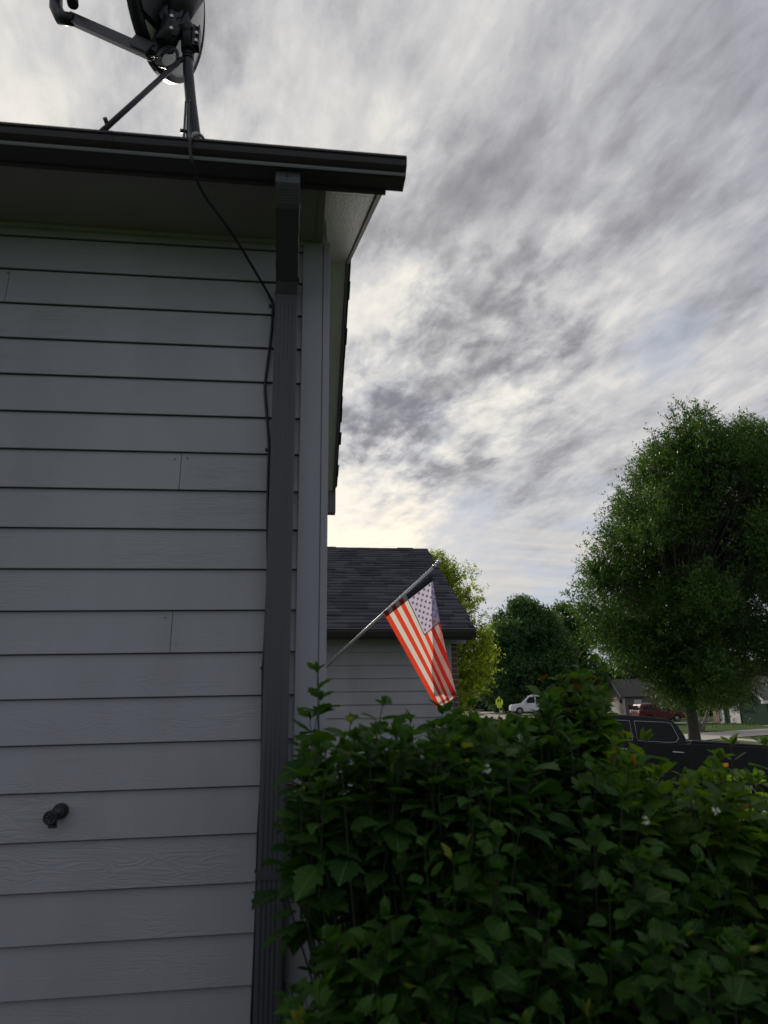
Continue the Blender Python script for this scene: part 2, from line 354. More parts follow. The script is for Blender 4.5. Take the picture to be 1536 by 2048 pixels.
# ------------------------------------------------------------------ ground
def hgt(x):
    if x < 0: return 0.0
    if x < 11: return -.0739 * x
    if x < 24.5: return -.8125
    return -.8125 + min((x - 24.5) / 12, 1) * .21
def rise(x, y):
    f = lambda t: (lambda q: q * q * (3 - 2 * q))(min(max(t, 0), 1))
    return .95 * f((y - 55) / 24) * (1 - f((x - 30) / 7))
def ground():
    xs = [-400, -60, -20, -5, 0, 2, 5, 9, 11, 15.38, 24.12, 26, 28, 30, 31.5, 33, 34.5, 36.5, 60, 150, 600]
    ys = [-300, -40, -5, 5, 20, 40, 50, 55, 59, 63, 67, 71, 75, 79, 83, 90, 110, 140, 260, 1200]
    lawn = mat('lawn_grass', (.060, .105, .024), .9, spec=.1, noise=(.35, .35, (1, 1, 1)), bump=(45, 1.0, .05, (1, 1, 1)))
    mb = MB()
    for (xa, xb, zz) in [(xs[i], xs[i + 1], None) for i in range(len(xs) - 1)]:
        st = (xa == 15.38)
        for j in range(len(ys) - 1):
            za, zb = hgt(xa), hgt(xb)
            if st: za = zb = -1.05
            mb.add([(xa, ys[j], za), (xb, ys[j], zb), (xb, ys[j + 1], zb), (xa, ys[j + 1], za)], [(0, 1, 2, 3)])
    struct(mb.build('lawn', lawn))
    conc = mat('street_concrete', (.27, .24, .235), .85, noise=(1.4, .14, (1, .25, 1)), bump=(30, .4, .006, (1, 1, 1)))
    mb = MB()
    for k in range(-8, 120):
        y0 = k * 4.5
        for xa, xb in ((15.5, 19.74), (19.76, 24.0)): mb.box(xa, xb, y0, y0 + 4.48, -1.15, -.935)
    struct(mb.build('street', conc))
    cc = mat('curb_concrete', (.42, .40, .36), .8, noise=(2, .1, (1, 1, 1)))
    mb = MB()
    for xa, xb in ((15.36, 15.51), (23.99, 24.14)):
        for k in range(-10, 170):
            if 3.0 <= k * 3 < 18 and xa < 20: mb.box(xa, xb, k * 3, k * 3 + 2.985, -1.1, -.90)
            elif 39 <= k * 3 < 51 and xa > 20: mb.box(xa, xb, k * 3, k * 3 + 2.985, -1.1, -.90)
            else: mb.box(xa, xb, k * 3, k * 3 + 2.985, -1.1, -.79)
    struct(mb.build('curb', cc))
    pav = mat('pavement_concrete', (.34, .305, .29), .85, noise=(2, .1, (1, 1, 1)))
    mb = MB()
    for k in range(-10, 90):
        mb.box(26.6, 27.8, k * 1.5, k * 1.5 + 1.48, -.9, hgt(27.2) + .025)
    struct(mb.build('sidewalk', pav))
    # driveways
    mb = MB()
    segs = [2.35, 5, 8, 11, 13.2, 15.36]
    for a, b in zip(segs[:-1], segs[1:]):
        for ya, yb in ((10.6, 13.48), (13.5, 16.4)):
            mb.add([(a, ya, hgt(a) + .03), (b - .015, ya, hgt(b) + .03), (b - .015, yb, hgt(b) + .03), (a, yb, hgt(a) + .03)], [(0, 1, 2, 3)])
            mb.add([(a, ya, hgt(a) - .1), (b - .015, ya, hgt(b) - .1), (b - .015, ya, hgt(b) + .03), (a, ya, hgt(a) + .03)], [(0, 1, 2, 3)])
    struct(mb.build('driveway', pav))
    def drive(P, name='driveway'):
        mb = MB(); n = 14
        (ax, ay0, ay1), (bx, by0, by1) = P
        for i in range(n):
            t0, t1 = i / n, (i + .985) / n
            X0, X1 = ax + (bx - ax) * t0, ax + (bx - ax) * t1
            fl = lambda t: max(0, 1 - t * 6) ** 2 * 1.3
            mb.add([(X0, ay0 + (by0 - ay0) * t0 - fl(t0), hgt(X0) + .035), (X1, ay0 + (by0 - ay0) * t1 - fl(t1), hgt(X1) + .035),
                    (X1, ay1 + (by1 - ay1) * t1 + fl(t1), hgt(X1) + .035), (X0, ay1 + (by1 - ay1) * t0 + fl(t0), hgt(X0) + .035)], [(0, 1, 2, 3)])
        struct(mb.build(name, pav))
    drive(((24.14, 43.2, 48.6), (46, 50.5, 56.5)))
    drive(((24.14, 66.5, 70.5), (41, 67, 71)))
    drive(((24.14, 96, 101), (44, 96, 101)))
ground()
for o in list(COL.objects):
    if o.get('kind') == 'structure':
        for v in o.data.vertices: v.co.z += rise(v.co.x, v.co.y)
def added_bed():  # unseen dark ground sheet, added to cut bounce onto the lower wall
    m = mat('added_dark_mulch', (.030, .022, .016), .95, noise=(25, .5, (1, 1, 1)), bump=(60, 1, .03, (1, 1, 1)))
    mb = MB(); n = 26
    ring = [(-6, 2.95), (-6, -.5)] + [(-6 + 9.1 * k / n, -.5 + .25 * math.sin(k * .5)) for k in range(1, n)] + [(3.1, 1.0), (3.1, 3.6), (.3, 3.6)]
    mb.add([(x, y, hgt(x) + .02) for x, y in ring], [tuple(range(len(ring)))])
    struct(mb.build('added_dark_bed', m))
added_bed()

# ------------------------------------------------------------------ near house
Z0 = 3.69                                   # soffit height
SL = math.tan(R(27.6))
def near_house():
    h = thing('house', 'grey lap-sided house wall with brown gutter, filling the left side', 'house', (-1.5, 2.9, 0))
    h.location = (0, 0, 0)
    # siding boards
    mb = MB(); rows = list(range(-2, 27))
    joints = {5: at(362, 940, 2.9).x, 9: at(344, 1262, 2.9).x, 0: at(18, 570, 2.9).x, 13: -1.9, 3: -1.6, 11: -2.2}
    for i in rows:
        z = EYE[2] + 2.9 * (.63459 - .05652 * i)       # line above board i+1 = bottom edge of board i
        ztop = z + 2.9 * .05652
        tl = .0088
        x0s = [-4.5]; x1s = [.02]
        if i - 1 in joints: x0s = [-4.5, joints[i - 1] + .0012]; x1s = [joints[i - 1] - .0012, .02]
        for xa, xb in zip(x0s, x1s):
            w = random.uniform(-.0006, .0006)
            zt = min(ztop + .02, 3.73)
            if z > 3.71: continue
            pts = []
            for X in (xa, xb):
                pts += [(X, 2.9 - .0205 + w, z + tl * X), (X, 2.9 - .0205 + w, z + .001 + tl * X), (X, 2.9 - .0065, zt + tl * X * (zt < 3.72)), (X, 2.9 + .002, z + tl * X)]
            # 0..3 left, 4..7 right : bottom front, front+, top, bottom back
            mb.add(pts, [(0, 4, 7, 3), (0, 1, 5, 4), (1, 2, 6, 5), (2, 3, 7, 6), (0, 3, 2, 1), (4, 5, 6, 7)])
        if z < 3.71:      # dark strip painting the shadow line along the lap, under the board's lip
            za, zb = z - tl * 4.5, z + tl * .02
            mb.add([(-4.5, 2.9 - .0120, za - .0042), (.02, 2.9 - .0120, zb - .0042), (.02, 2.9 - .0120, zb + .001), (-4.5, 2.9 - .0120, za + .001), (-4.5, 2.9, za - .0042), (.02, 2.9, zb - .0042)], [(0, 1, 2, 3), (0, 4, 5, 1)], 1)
    mb.box(-4.5, .10, 2.9, 3.0, -.05, 3.9)
    mb.build('siding', [M['siding'], M['lap_shade_nail']], h)
    # gable wall hidden round the corner, up to the ridge
    mb = MB(); mb.prism([(2.93, -.1), (6.75, -.1), (6.75, 3.84), (4.78, 4.86), (2.93, 3.88)], .0, .11, 'x'); 
    for k in range(29):                          # lap boards on the gable side
        z0 = k * .164 - .05; z1 = z0 + .18; zr2 = lambda z: 4.55 if z < 3.66 else 4.78
        ya, yb3 = 2.93, 6.75
        if z0 > 3.6: ya = max(ya, 4.78 - (4.68 - z0) / SL); yb3 = min(yb3, 4.78 + (4.68 - z0) / SL)
        if z0 > 4.5 or yb3 - ya < .3: continue
        P = []
        for y in (ya, yb3): P += [(.110 + .0195, y, z0), (.110 + .0195, y, z0 + .001), (.111 + .004, y, z1), (.1105, y, z0)]
        mb.add(P, [(0, 4, 7, 3), (0, 1, 5, 4), (1, 2, 6, 5), (2, 3, 7, 6), (0, 3, 2, 1), (4, 5, 6, 7)])
    mb.build('gable_wall', M['siding'], h)
    mb = MB(); mb.box(.014, .1045, 2.872, 2.90, -.05, 3.70); mb.build('corner_board', M['trim'], h, .0015)
    mb = MB(); mb.box(.1065, .1355, 2.868, 3.00, -.05, 3.70); mb.build('corner_board', M['trim'], h, .0015)
    mb = MB(); mb.box(-4.5, .0135, 2.868, 2.8985, 3.682, 3.70); mb.build('frieze', M['trim'], h, .002)
    # soffit under the eave
    mb = MB(); mb.box(-4.5, .100, 2.505, 2.93, 3.7005, 3.712)
    mb.box(.0725, .1005, 2.51, 2.93, 3.697, 3.7003)
    mb.build('soffit', M['soffit'], h)
    # fascia and gutter
    mb = MB(); mb.box(-4.5, .345, 2.483, 2.503, 3.682, 3.86); mb.build('fascia', M['brown'], h, .002)
    g = MB()
    prof = [(2.482, 3.69), (2.405, 3.69), (2.394, 3.694), (2.390, 3.703), (2.390, 3.712), (2.379, 3.725), (2.368, 3.742), (2.364, 3.762), (2.362, 3.781), (2.354, 3.783), (2.354, 3.797), (2.366, 3.797), (2.367, 3.79),
            (2.369, 3.76), (2.375, 3.742), (2.394, 3.715), (2.396, 3.70), (2.482, 3.694)]
    gz = lambda z: 3.69 + (z - 3.69) * .62
    prof = [(y, gz(z)) for y, z in prof]
    g.prism(prof, -4.5, .412, 'x')
    g.build('gutter', M['brown'], h)
    jn = MB(); jn.prism([(y - .0016 if y < 2.44 else y, z - .0014 if z < 3.72 else z) for y, z in prof[:11]] + [(2.40, 3.712), (2.482, 3.6925)], -.742, -.716, 'x'); jn.build('gutter_joint', M['brown'], h)
    e = MB(); e.prism([(y, gz(z)) for y, z in ((2.4815, 3.7945), (2.4815, 3.6885), (2.404, 3.6885), (2.389, 3.703), (2.389, 3.712), (2.366, 3.742), (2.361, 3.7945))], .4122, .4146, 'x')
    e.prism([(2.393, 3.6910), (2.391, 3.6895), (2.3878, 3.6965), (2.3878, 3.7025), (2.390, 3.7025)], -4.49, .4118, 'x', 1)
    e.build('gutter_end', [M['brown'], M['brown_light']], h)
    # drip edge / shingle lip over the gutter
    # roof planes: eave corner (x .345, y 2.45) rising to the ridge at y 4.78
    yr, zr = 4.78, 3.83 + (4.78 - 2.44) * SL
    c, s = math.cos(math.atan(SL)), math.sin(math.atan(SL))
    run = (yr - 2.44) / c; sk = (.385 - .352) / run
    shingle_plane('roof', (-4.5, 2.48, 3.83 + .04 * SL), (1, 0, 0), (0, c, s), 4.855, (yr - 2.48) / c, h, M['shingle'], skew=sk)
    yb = yr + (yr - 2.44)
    shingle_plane('roof', (-4.5 + 2 * (.385 - .352), yb, 3.83), (1, 0, 0), (0, -c, s), 4.86, run, h, M['shingle'], skew=-sk)
    # sloping soffit of the gable overhang and its outer rake board
    def along(x_in0, x_in1, x_out0, x_out1, dz0, dz1, y0, y1, mb):
        """slab following the slope; x inner/outer at start/end, between heights dz0..dz1 under the roof line"""
        def zr_(y): return 3.83 + (min(y, 2 * yr - y) - 2.44) * SL
        v = []
        for y, xi, xo in ((y0, x_in0, x_out0), (y1, x_in1, x_out1)):
            v += [(xi, y, zr_(y) - dz0), (xo, y, zr_(y) - dz0), (xo, y, zr_(y) - dz1), (xi, y, zr_(y) - dz1)]
        mb.add(v, [(0, 1, 2, 3), (7, 6, 5, 4), (0, 4, 5, 1), (1, 5, 6, 2), (2, 6, 7, 3), (3, 7, 4, 0)])
    X0, X1, X2 = .318, .350, .383
    xs_ = lambda y: X0 + (y - 2.5) / 4.6 * .066
    # panel lengths with butt joints
    for a, b in ((2.504, 2.655), (2.662, 3.55), (3.553, 4.70), (4.70, yr)):
        p = MB(); along(.102, .102, xs_(a) - .004, xs_(b) - .004, .136, .148, a, b, p); p.build('rake_soffit', M['rake_soffit'], h)
    p = MB(); along(.102, .102, xs_(yr) - .004, xs_(yb) - .004, .136, .148, yr + .001, yb - .03, p); p.build('rake_soffit', M['rake_soffit'], h)
    p = MB(); along(xs_(2.46), xs_(yr), xs_(2.46) + .02, xs_(yr) + .02, .022, .165, 2.505, yr, p)
    p.build('rake_board', M['rake'], h)
    p = MB(); along(xs_(yr), xs_(yb), xs_(yr) + .02, xs_(yb) + .02, .022, .165, yr + .0005, yb - .02, p)
    p.box(xs_(yb) - .10, xs_(yb) + .026, yb - .12, yb - .0, 3.52, 3.79)
    p.build('rake_board', M['rake'], h)
    p = MB(); along(xs_(2.5) + .0205, xs_(yr) + .0205, xs_(2.5) + .030, xs_(yr) + .030, .020, .062, 2.495, yr, p)
    along(xs_(yr) + .0205, xs_(yb) + .0205, xs_(yr) + .030, xs_(yb) + .030, .020, .062, yr + .001, yb, p)
    p.build('drip_edge', M['brown'], h)
    # downspout: outlet, two elbows, corrugated drop
    d = MB(); w0, w1 = -.104, -.006
    path = [(2.452, 3.700), (2.452, 3.652), (2.500, 3.600), (2.800, 3.455), (2.846, 3.395), (2.846, 3.30)]
    def rect(y, z, ty, tz, dp=.036, ww=0.0):
        nx, nz = -tz, ty                                # normal in the yz plane
        L_ = math.hypot(nx, nz); nx /= L_; nz /= L_
        return [(w0 - ww, y + nx * dp, z + nz * dp), (w1 + ww, y + nx * dp, z + nz * dp), (w1 + ww, y - nx * dp, z - nz * dp), (w0 - ww, y - nx * dp, z - nz * dp)]
    # resample with crimped elbows
    pts = []
    for i in range(len(path) - 1):
        (ya, za), (yb2, zb) = path[i], path[i + 1]; n = 14 if i in (1, 3) else 8
        for k in range(n):
            t = k / n; pts.append((ya + (yb2 - ya) * t, za + (zb - za) * t, i, k))
    pts.append((path[-1][0], path[-1][1], 9, 0))
    rings = []
    for j, (yy, zz, i, k) in enumerate(pts):
        a_, b_ = pts[max(j - 1, 0)], pts[min(j + 1, len(pts) - 1)]
        ty, tz = b_[0] - a_[0], b_[1] - a_[1]
        cr2 = .0018 if (i in (1, 2, 3) and k % 2) else 0
        rings.append(rect(yy, zz, ty, tz, .036 - cr2 * .5, -cr2))
    v = [q for r_ in rings for q in r_]; f = []
    for j in range(len(rings) - 1):
        for k in range(4): f.append((j * 4 + k, j * 4 + (k + 1) % 4, (j + 1) * 4 + (k + 1) % 4, (j + 1) * 4 + k))
    d.add(v, f); d.add(rings[0], [(0, 1, 2, 3)])
    ds = d.build('downspout', M['downspout'], h, .004)
    d = MB()
    # corrugated front: ribs
    prof = []
    x = w0
    prof.append((w0, 2.885)); prof.append((w0, 2.812)); prof.append((w0 + .010, 2.808))
    k = 0; xx = w0 + .016
    while xx < w1 - .02:
        prof += [(xx, 2.808), (xx + .003, 2.8098), (xx + .008, 2.8098), (xx + .011, 2.808)]; xx += .0165
    prof += [(w1 - .006, 2.808), (w1, 2.812), (w1, 2.885)]
    d.prism(prof, .05, 3.335, 'z'); d.build('drop', M['downspout'], ds)
    d = MB(); d.box(-.061, -.055, 2.414, 2.4166, 3.664, 3.670); d.tube([(-.056, 2.4155, 3.669), (-.056, 2.412, 3.669)], .004, 8); d.build('rivet', M['dark_metal'], ds)
    for zz in (1.05,):
        d = MB(); d.box(w0 - .006, w1 + .006, 2.8045, 2.8075, zz, zz + .03); d.build('strap', M['downspout'], ds)
    # outdoor tap low on the wall
    o = at(112, 1630, 2.88)
    b = MB()
    b.tube([(o.x + .015, 2.886, o.z + .013), (o.x + .015, 2.868, o.z + .013)], .027, 18)
    b.tube([(o.x + .015, 2.872, o.z + .013), (o.x + .018, 2.850, o.z + .016)], .015, 14); b.tube([(o.x + .018, 2.850, o.z + .016), (o.x + .018, 2.838, o.z + .016)], .021, 6)
    b.sphere((o.x + .016, 2.850, o.z + .013), .020, 14)
    tp = b.build('tap', mat('weathered_brass', (.05, .055, .06), .45, metal=.5), h)
    b = MB(); b.tube([(o.x + .016, 2.850, o.z + .012), (o.x + .004, 2.838, o.z + .002), (o.x - .002, 2.832, o.z - .006)], .009, 10)
    for k in range(8):
        a = k * math.pi / 4; b.tube([(o.x - .004, 2.832, o.z - .002), (o.x - .004 + .019 * math.cos(a), 2.830, o.z - .002 + .019 * math.sin(a))], .004, 6)
    b.tube([(o.x - .004 + .020 * math.cos(a / 12 * math.pi), 2.830, o.z - .002 + .020 * math.sin(a / 12 * math.pi)) for a in range(25)], .0055, 8, cap=False)
    b.build('handle', M['dark_plastic'], tp)
    b = MB(); b.tube([(o.x + .012, 2.848, o.z + .005), (o.x + .006, 2.840, o.z - .012), (o.x + .004, 2.838, o.z - .030)], [.012, .012, .013], 12); b.tube([(o.x + .004, 2.838, o.z - .028), (o.x + .004, 2.838, o.z - .036)], .015, 12)
    b.build('spout', M['dark_plastic'], tp)
    # nail heads and old screw holes in the boards
    for px_, py_ in ((538, 817), (544, 819), (541, 827), (350, 918), (375, 916), (330, 1235), (352, 1290), (470, 1130), (16, 545), (24, 598)):
        q = at(px_, py_, 2.885); nb = MB(); nb.tube([(q.x, 2.8905, q.z), (q.x, 2.8815, q.z)], .0022, 8); nb.build('nail_head', M['lap_shade_nail'], h)
    return h
near_house()

# ------------------------------------------------------------------ cable down the wall
def cable():
    pts = [(412, 290, 2.60), (405, 274, 2.50), (392, 266, 2.42), (382, 274, 2.345), (380, 295, 2.345), (382, 312, 2.350), (385, 330, 2.365), (391, 352, 2.40), (400, 375, 2.46), (415, 400, 2.52), (440, 434, 2.62), (470, 476, 2.71), (510, 542, 2.80),
           (540, 594, 2.86), (545, 606, 2.872), (546, 618, 2.875), (544, 650, 2.875), (540, 690, 2.875), (533, 745, 2.875), (530, 775, 2.875), (532, 810, 2.875), (536, 860, 2.875), (538, 900, 2.875), (536, 960, 2.875),
           (535, 1060, 2.875), (536, 1140, 2.875), (533, 1220, 2.875), (529, 1300, 2.875), (526, 1340, 2.875), (525, 1440, 2.875), (523, 1560, 2.875), (517, 1660, 2.875), (514, 1760, 2.875), (511, 1860, 2.875), (503, 2048, 2.875), (497, 2200, 2.875)]
    P = [at(*p) for p in pts]
    # catmull-rom
    Q = []
    for i in range(len(P) - 1):
        p0, p1, p2, p3 = P[max(i - 1, 0)], P[i], P[i + 1], P[min(i + 2, len(P) - 1)]
        for k in range(5):
            t = k / 5
            Q.append(.5 * ((2 * p1) + (p2 - p0) * t + (2 * p0 - 5 * p1 + 4 * p2 - p3) * t * t + (3 * p1 - p0 - 3 * p2 + p3) * t ** 3))
    Q.append(P[-1]); Q.append(Vector((P[-1].x - .01, 2.875, .02)))
    t = thing('cable', 'thin black cable looping over the gutter and down the grey siding beside the downspout', 'cable')
    MB().tube(Q, .0062, 8).build('cord', M['cable'], t)
    for px, py in ((541, 612), (534, 899), (525, 1336), (513, 1742)):
        o = at(px, py, 2.875); b = MB(); b.box(o.x - .007, o.x + .010, 2.868, 2.884, o.z - .005, o.z + .005); b.tube([(o.x - .004, 2.870, o.z), (o.x - .004, 2.862, o.z)], .0035, 8)
        b.build('clip', M['dark_plastic'], t)
    for px, py in ((537, 818), (543, 819), (541, 826)):
        pass
cable()

# ------------------------------------------------------------------ satellite dish
def satellite():
    YD = 2.95
    base = at(388, 300, YD); base.z = 3.83 + (YD - 2.44) * SL
    t = thing('satellite_dish', 'satellite dish seen from below on a dark mast above the gutter', 'satellite dish', base)
    W = lambda px, py, Y=YD: at(px, py, Y) - base
    m = MB(); p0 = Vector((0, 0, -.02))
    m.tube([p0, W(389, 272), W(382, 205), W(376, 140), W(376, 58)], [.030, .030, .0265, .0255, .0255], 18)
    m.build('mast', M['dark_metal'], t)
    m = MB(); m.box(-.09, .09, -.12, .12, -.012, .012, M=Matrix.Rotation(math.atan(SL), 4, 'X')); m.build('foot_plate', M['dark_metal'], t, .004)
    # reflector
    C = at(338, -21, 3.02) - base
    s = (C + base - Vector(EYE)).normalized()
    n = (s * .17 + Vector((-.98, .16, .02)).normalized() * .98).normalized()       # boresight
    v = (ri * 0.05 + Vector((0, 0, 1))); v = (v - n * v.dot(n)).normalized(); w = n.cross(v).normalized()
    a_w, b_v = .40, .435
    rings, seg = 12, 56
    def pt(r, th, off=0.0):
        rr = r; q = w * (a_w * rr * math.cos(th)) + v * (b_v * rr * math.sin(th))
        return C + q + n * (.13 * (rr * rr - 1) + off)
    mb = MB(); vs = [pt(0, 0)] ; fs = []
    for i in range(1, rings + 1):
        for k in range(seg): vs.append(pt(.96 * i / rings, 2 * math.pi * k / seg))
    for k in range(seg): fs.append((0, 1 + k, 1 + (k + 1) % seg))
    for i in range(rings - 1):
        for k in range(seg): a = 1 + i * seg; fs.append((a + k, a + (k + 1) % seg, a + seg + (k + 1) % seg, a + seg + k))
    o0 = len(vs); vs2 = [p + n * .006 for p in vs]
    mb.add(vs, fs, 0, True); mb.add(vs2, [f[::-1] for f in fs], 0, True)
    rf = mb.build('reflector', M['dish'], t)
    rim = [pt(1.0, 2 * math.pi * k / seg, .004) for k in range(seg + 1)]
    r2 = MB(); 
    vv = []; ff = []
    for k in range(seg):
        th = 2 * math.pi * k / seg
        vv += [pt(.955, th, -.016), pt(1.01, th, -.014), pt(1.02, th, .026), pt(.93, th, .030)]
    for k in range(seg):
        a, b = k * 4, ((k + 1) % seg) * 4
        for j in range(4): ff.append((a + j, a + (j + 1) % 4, b + (j + 1) % 4, b + j))
    r2.add(vv, ff, 0, True); r2.build('rim', M['dark_plastic'], rf)
    # back frame: broad dark bracket pressed onto the back
    def bp(x, y, off): # x along w, y along v
        r2_ = (x / a_w) ** 2 + (y / b_v) ** 2
        return C + w * x + v * y + n * (.13 * (r2_ - 1) - off)
    sgn = 1 if w.dot(ri) > 0 else -1        # +x to image right
    bk = MB()
    outline = [(-.40, .20), (-.425, .05), (-.40, -.14), (-.30, -.30), (-.20, -.375), (.00, -.34), (.05, -.20), (.02, -.02), (.04, .18), (-.02, .40), (-.24, .42)]
    N_ = len(outline)
    f0 = [bp(sgn * x, y, .004) for x, y in outline]; f1 = [bp(sgn * x * .97, y * .97, .028) for x, y in outline]
    cen0 = bp(sgn * -.17, 0, .030)
    bk.add(f0 + f1 + [cen0], [(i, (i + 1) % N_, (i + 1) % N_ + N_, i + N_) for i in range(N_)] + [(i + N_, (i + 1) % N_ + N_, 2 * N_) for i in range(N_)])
    bk.build('back_plate', M['dark_plastic'], t)
    # az/el bracket between back plate and mast top
    top = W(376, 66)
    bm_ = MB()
    hub = at(350, 40, 2.93) - base
    ax = (C - hub).normalized()
    bm_.tube([hub - Vector((.0, .035, 0)), hub + Vector((0, .05, 0))], .072, 24); bm_.tube([hub - Vector((.0, .05, 0)), hub - Vector((0, .03, 0))], .045, 20)
    bm_.tube([hub, bp(sgn * -.06, -.05, .03)], [.06, .09], 12)
    bm_.tube([hub, W(376, 72)], [.042, .04], 10)
    bm_.tube([at(330, 92, 2.94) - base, hub], [.05, .06], 10)
    bm_.tube([at(328, 62, 2.90) - base, at(352, 72, 2.90) - base], .006, 8)
    bm_.build('bracket', M['dark_metal'], t)
    sl = MB(); a0, a1 = W(376, 102, YD - .005), W(374, 52, YD - .005)
    sl.tube([a0, a1], .0335, 20); ex = (a1 - a0)
    for k in range(1):
        sl.add([], [])
    M_ = Matrix.Translation((a0 + a1) / 2)
    sl.box(.028, .062, -.004, .018, -.066, .060, M=M_); sl.box(.028, .062, -.030, -.008, -.066, .060, M=M_)
    sl.tube([a1, a1 + ex.normalized() * .006], [.0335, .02], 20)
    cl = sl.build('clamp', M['dark_metal'], t)
    for k in range(3):
        b = MB(); c_ = (a0 + a1) / 2 + Vector((.049, -.031, .044 - .046 * k)); b.tube([c_, c_ + Vector((0, -.012, 0))], .0085, 6); b.build('bolt', M['bolt'], cl)
    for px, py in ((344, 35), (343, 59)):
        b = MB(); c_ = at(px, py, 2.87) - base; b.tube([c_, c_ + Vector((0, -.012, 0))], .009, 6); b.build('bolt', M['bolt'], cl)
    # clamp rings on mast
    rg = MB(); 
    for py in (112, 118): rg.tube([W(376, py + 1.5), W(376, py - 1.0)], .0285, 20)
    rg.build('mast_ring', M['dark_metal'], t)
    # feed arm
    ar = MB(); A = at(302, 108, 2.93) - base; B = at(215, 72, 3.05) - base; Cc = at(140, 36, 3.16) - base
    def bar(mb, P, Q, hw, hh):
        d_ = (Q - P).normalized(); sd = d_.cross(Vector((0, 0, 1))).normalized(); u_ = sd.cross(d_)
        v_ = []
        for X in (P, Q): v_ += [X + sd * hw + u_ * hh, X - sd * hw + u_ * hh, X - sd * hw - u_ * hh, X + sd * hw - u_ * hh]
        mb.add(v_, [(0, 1, 2, 3), (7, 6, 5, 4), (0, 4, 5, 1), (1, 5, 6, 2), (2, 6, 7, 3), (3, 7, 4, 0)])
    bar(ar, A, Cc, .022, .026)
    bar(ar, at(306, 105, 2.93) - base, at(270, 86, 2.96) - base, .030, .031)
    ar.tube([A, at(318, 92, 2.96) - base, at(322, 70, 3.0) - base], [.028, .035, .04], 8)
    arm = ar.build('feed_arm', M['dark_metal'], t, .004)
    hd = MB(); hd.tube([at(150, 40, 3.14) - base, at(122, 36, 3.16) - base, at(112, 15, 3.18) - base, at(112, -25, 3.2) - base, at(135, -55, 3.18) - base], [.030, .036, .034, .034, .03], 12)
    hd.tube([at(108, -30, 3.15) - base, at(165, -48, 3.12) - base], [.05, .045], 14)
    hd.tube([at(140, -30, 3.1) - base, at(146, 9, 3.08) - base], [.036, .028], 14)
    hd.build('feed_horn', M['dark_plastic'], arm)
    # struts
    st = MB(); foot = at(205, 262, 2.75) - base; bz = 3.83 + (2.75 - 2.44) * SL - base.z
    d_ = (at(364, 118, 2.93) - base) - foot
    low = foot - d_ * ((foot.z - bz) / d_.z)
    st.tube([low, at(364, 118, 2.93) - base], .0125, 12)
    c_ = at(217, 246, 2.765) - base; st.tube([c_ + Vector((-.012, -.02, .008)), c_ + Vector((-.004, .015, -.008))], .010, 8)
    st.build('strut', M['dark_metal'], t)
    st = MB(); a_ = at(372, 203, 2.88) - base; b_ = at(368, 273, 2.80) - base
    st.tube([b_ - (a_ - b_) * .55, b_, a_], .006, 8); st.tube([at(377, 205, 2.9) - base, at(374, 273, 2.86) - base, at(373, 300, 2.84) - base], .006, 8)
    st.tube([a_, at(378, 203, 2.91) - base, at(380, 200, 2.92) - base], .006, 8); c_ = at(366, 262, 2.81) - base
    st.tube([c_ - Vector((.012, 0, 0)), c_ + Vector((.022, 0, 0))], .009, 8)
    st.build('strut', M['dark_metal'], t)
    # coil of coax behind the mast
    cb = MB()
    for k, (cx, cy, rx, ry) in enumerate(((336, 116, 20, 18), (338, 118, 16, 18), (334, 114, 23, 20))):
        cb.tube([at(cx + rx * math.cos(q) + 5 * math.sin(q) * 0, cy + ry * math.sin(q) * 1.0 + 8 * math.cos(q) * -.6, 2.90 + .01 * k) - base for q in [i * math.pi / 12 for i in range(25)]], .0045, 8, cap=False)
    cb.tube([at(300, 112, 2.92) - base, at(318, 113, 2.91) - base, at(332, 105, 2.9) - base, at(350, 98, 2.9) - base], .0045, 8)
    cb.tube([at(352, 112, 2.9) - base, at(357, 117, 2.89) - base], .004, 8)
    cb.build('coax_coil', M['cable'], t)
satellite()

# ------------------------------------------------------------------ garage
def brick_mat():
    m = bpy.data.materials.new('red_brown_brick'); m.use_nodes = True; nt = m.node_tree; N = nt.nodes; L = nt.links; b = N['Principled BSDF']
    tc = N.new('ShaderNodeTexCoord'); mp = N.new('ShaderNodeMapping'); mp.inputs['Rotation'].default_value = (R(90), 0, 0); L.new(tc.outputs['Object'], mp.inputs[0])
    br = N.new('ShaderNodeTexBrick'); L.new(mp.outputs[0], br.inputs[0]); br.inputs['Color1'].default_value = (.16, .085, .06, 1); br.inputs['Color2'].default_value = (.10, .07, .06, 1)
    br.inputs['Mortar'].default_value = (.30, .28, .25, 1); br.inputs['Scale'].default_value = 1; br.inputs['Brick Width'].default_value = .2; br.inputs['Row Height'].default_value = .075; br.inputs['Mortar Size'].default_value = .006
    L.new(br.outputs[0], b.inputs['Base Color']); b.inputs['Roughness'].default_value = .85
    return m
M['brick'] = brick_mat()
M['white'] = mat('white_paint', (.74, .74, .72), .5, noise=(3, .04, (1, 1, 1)))
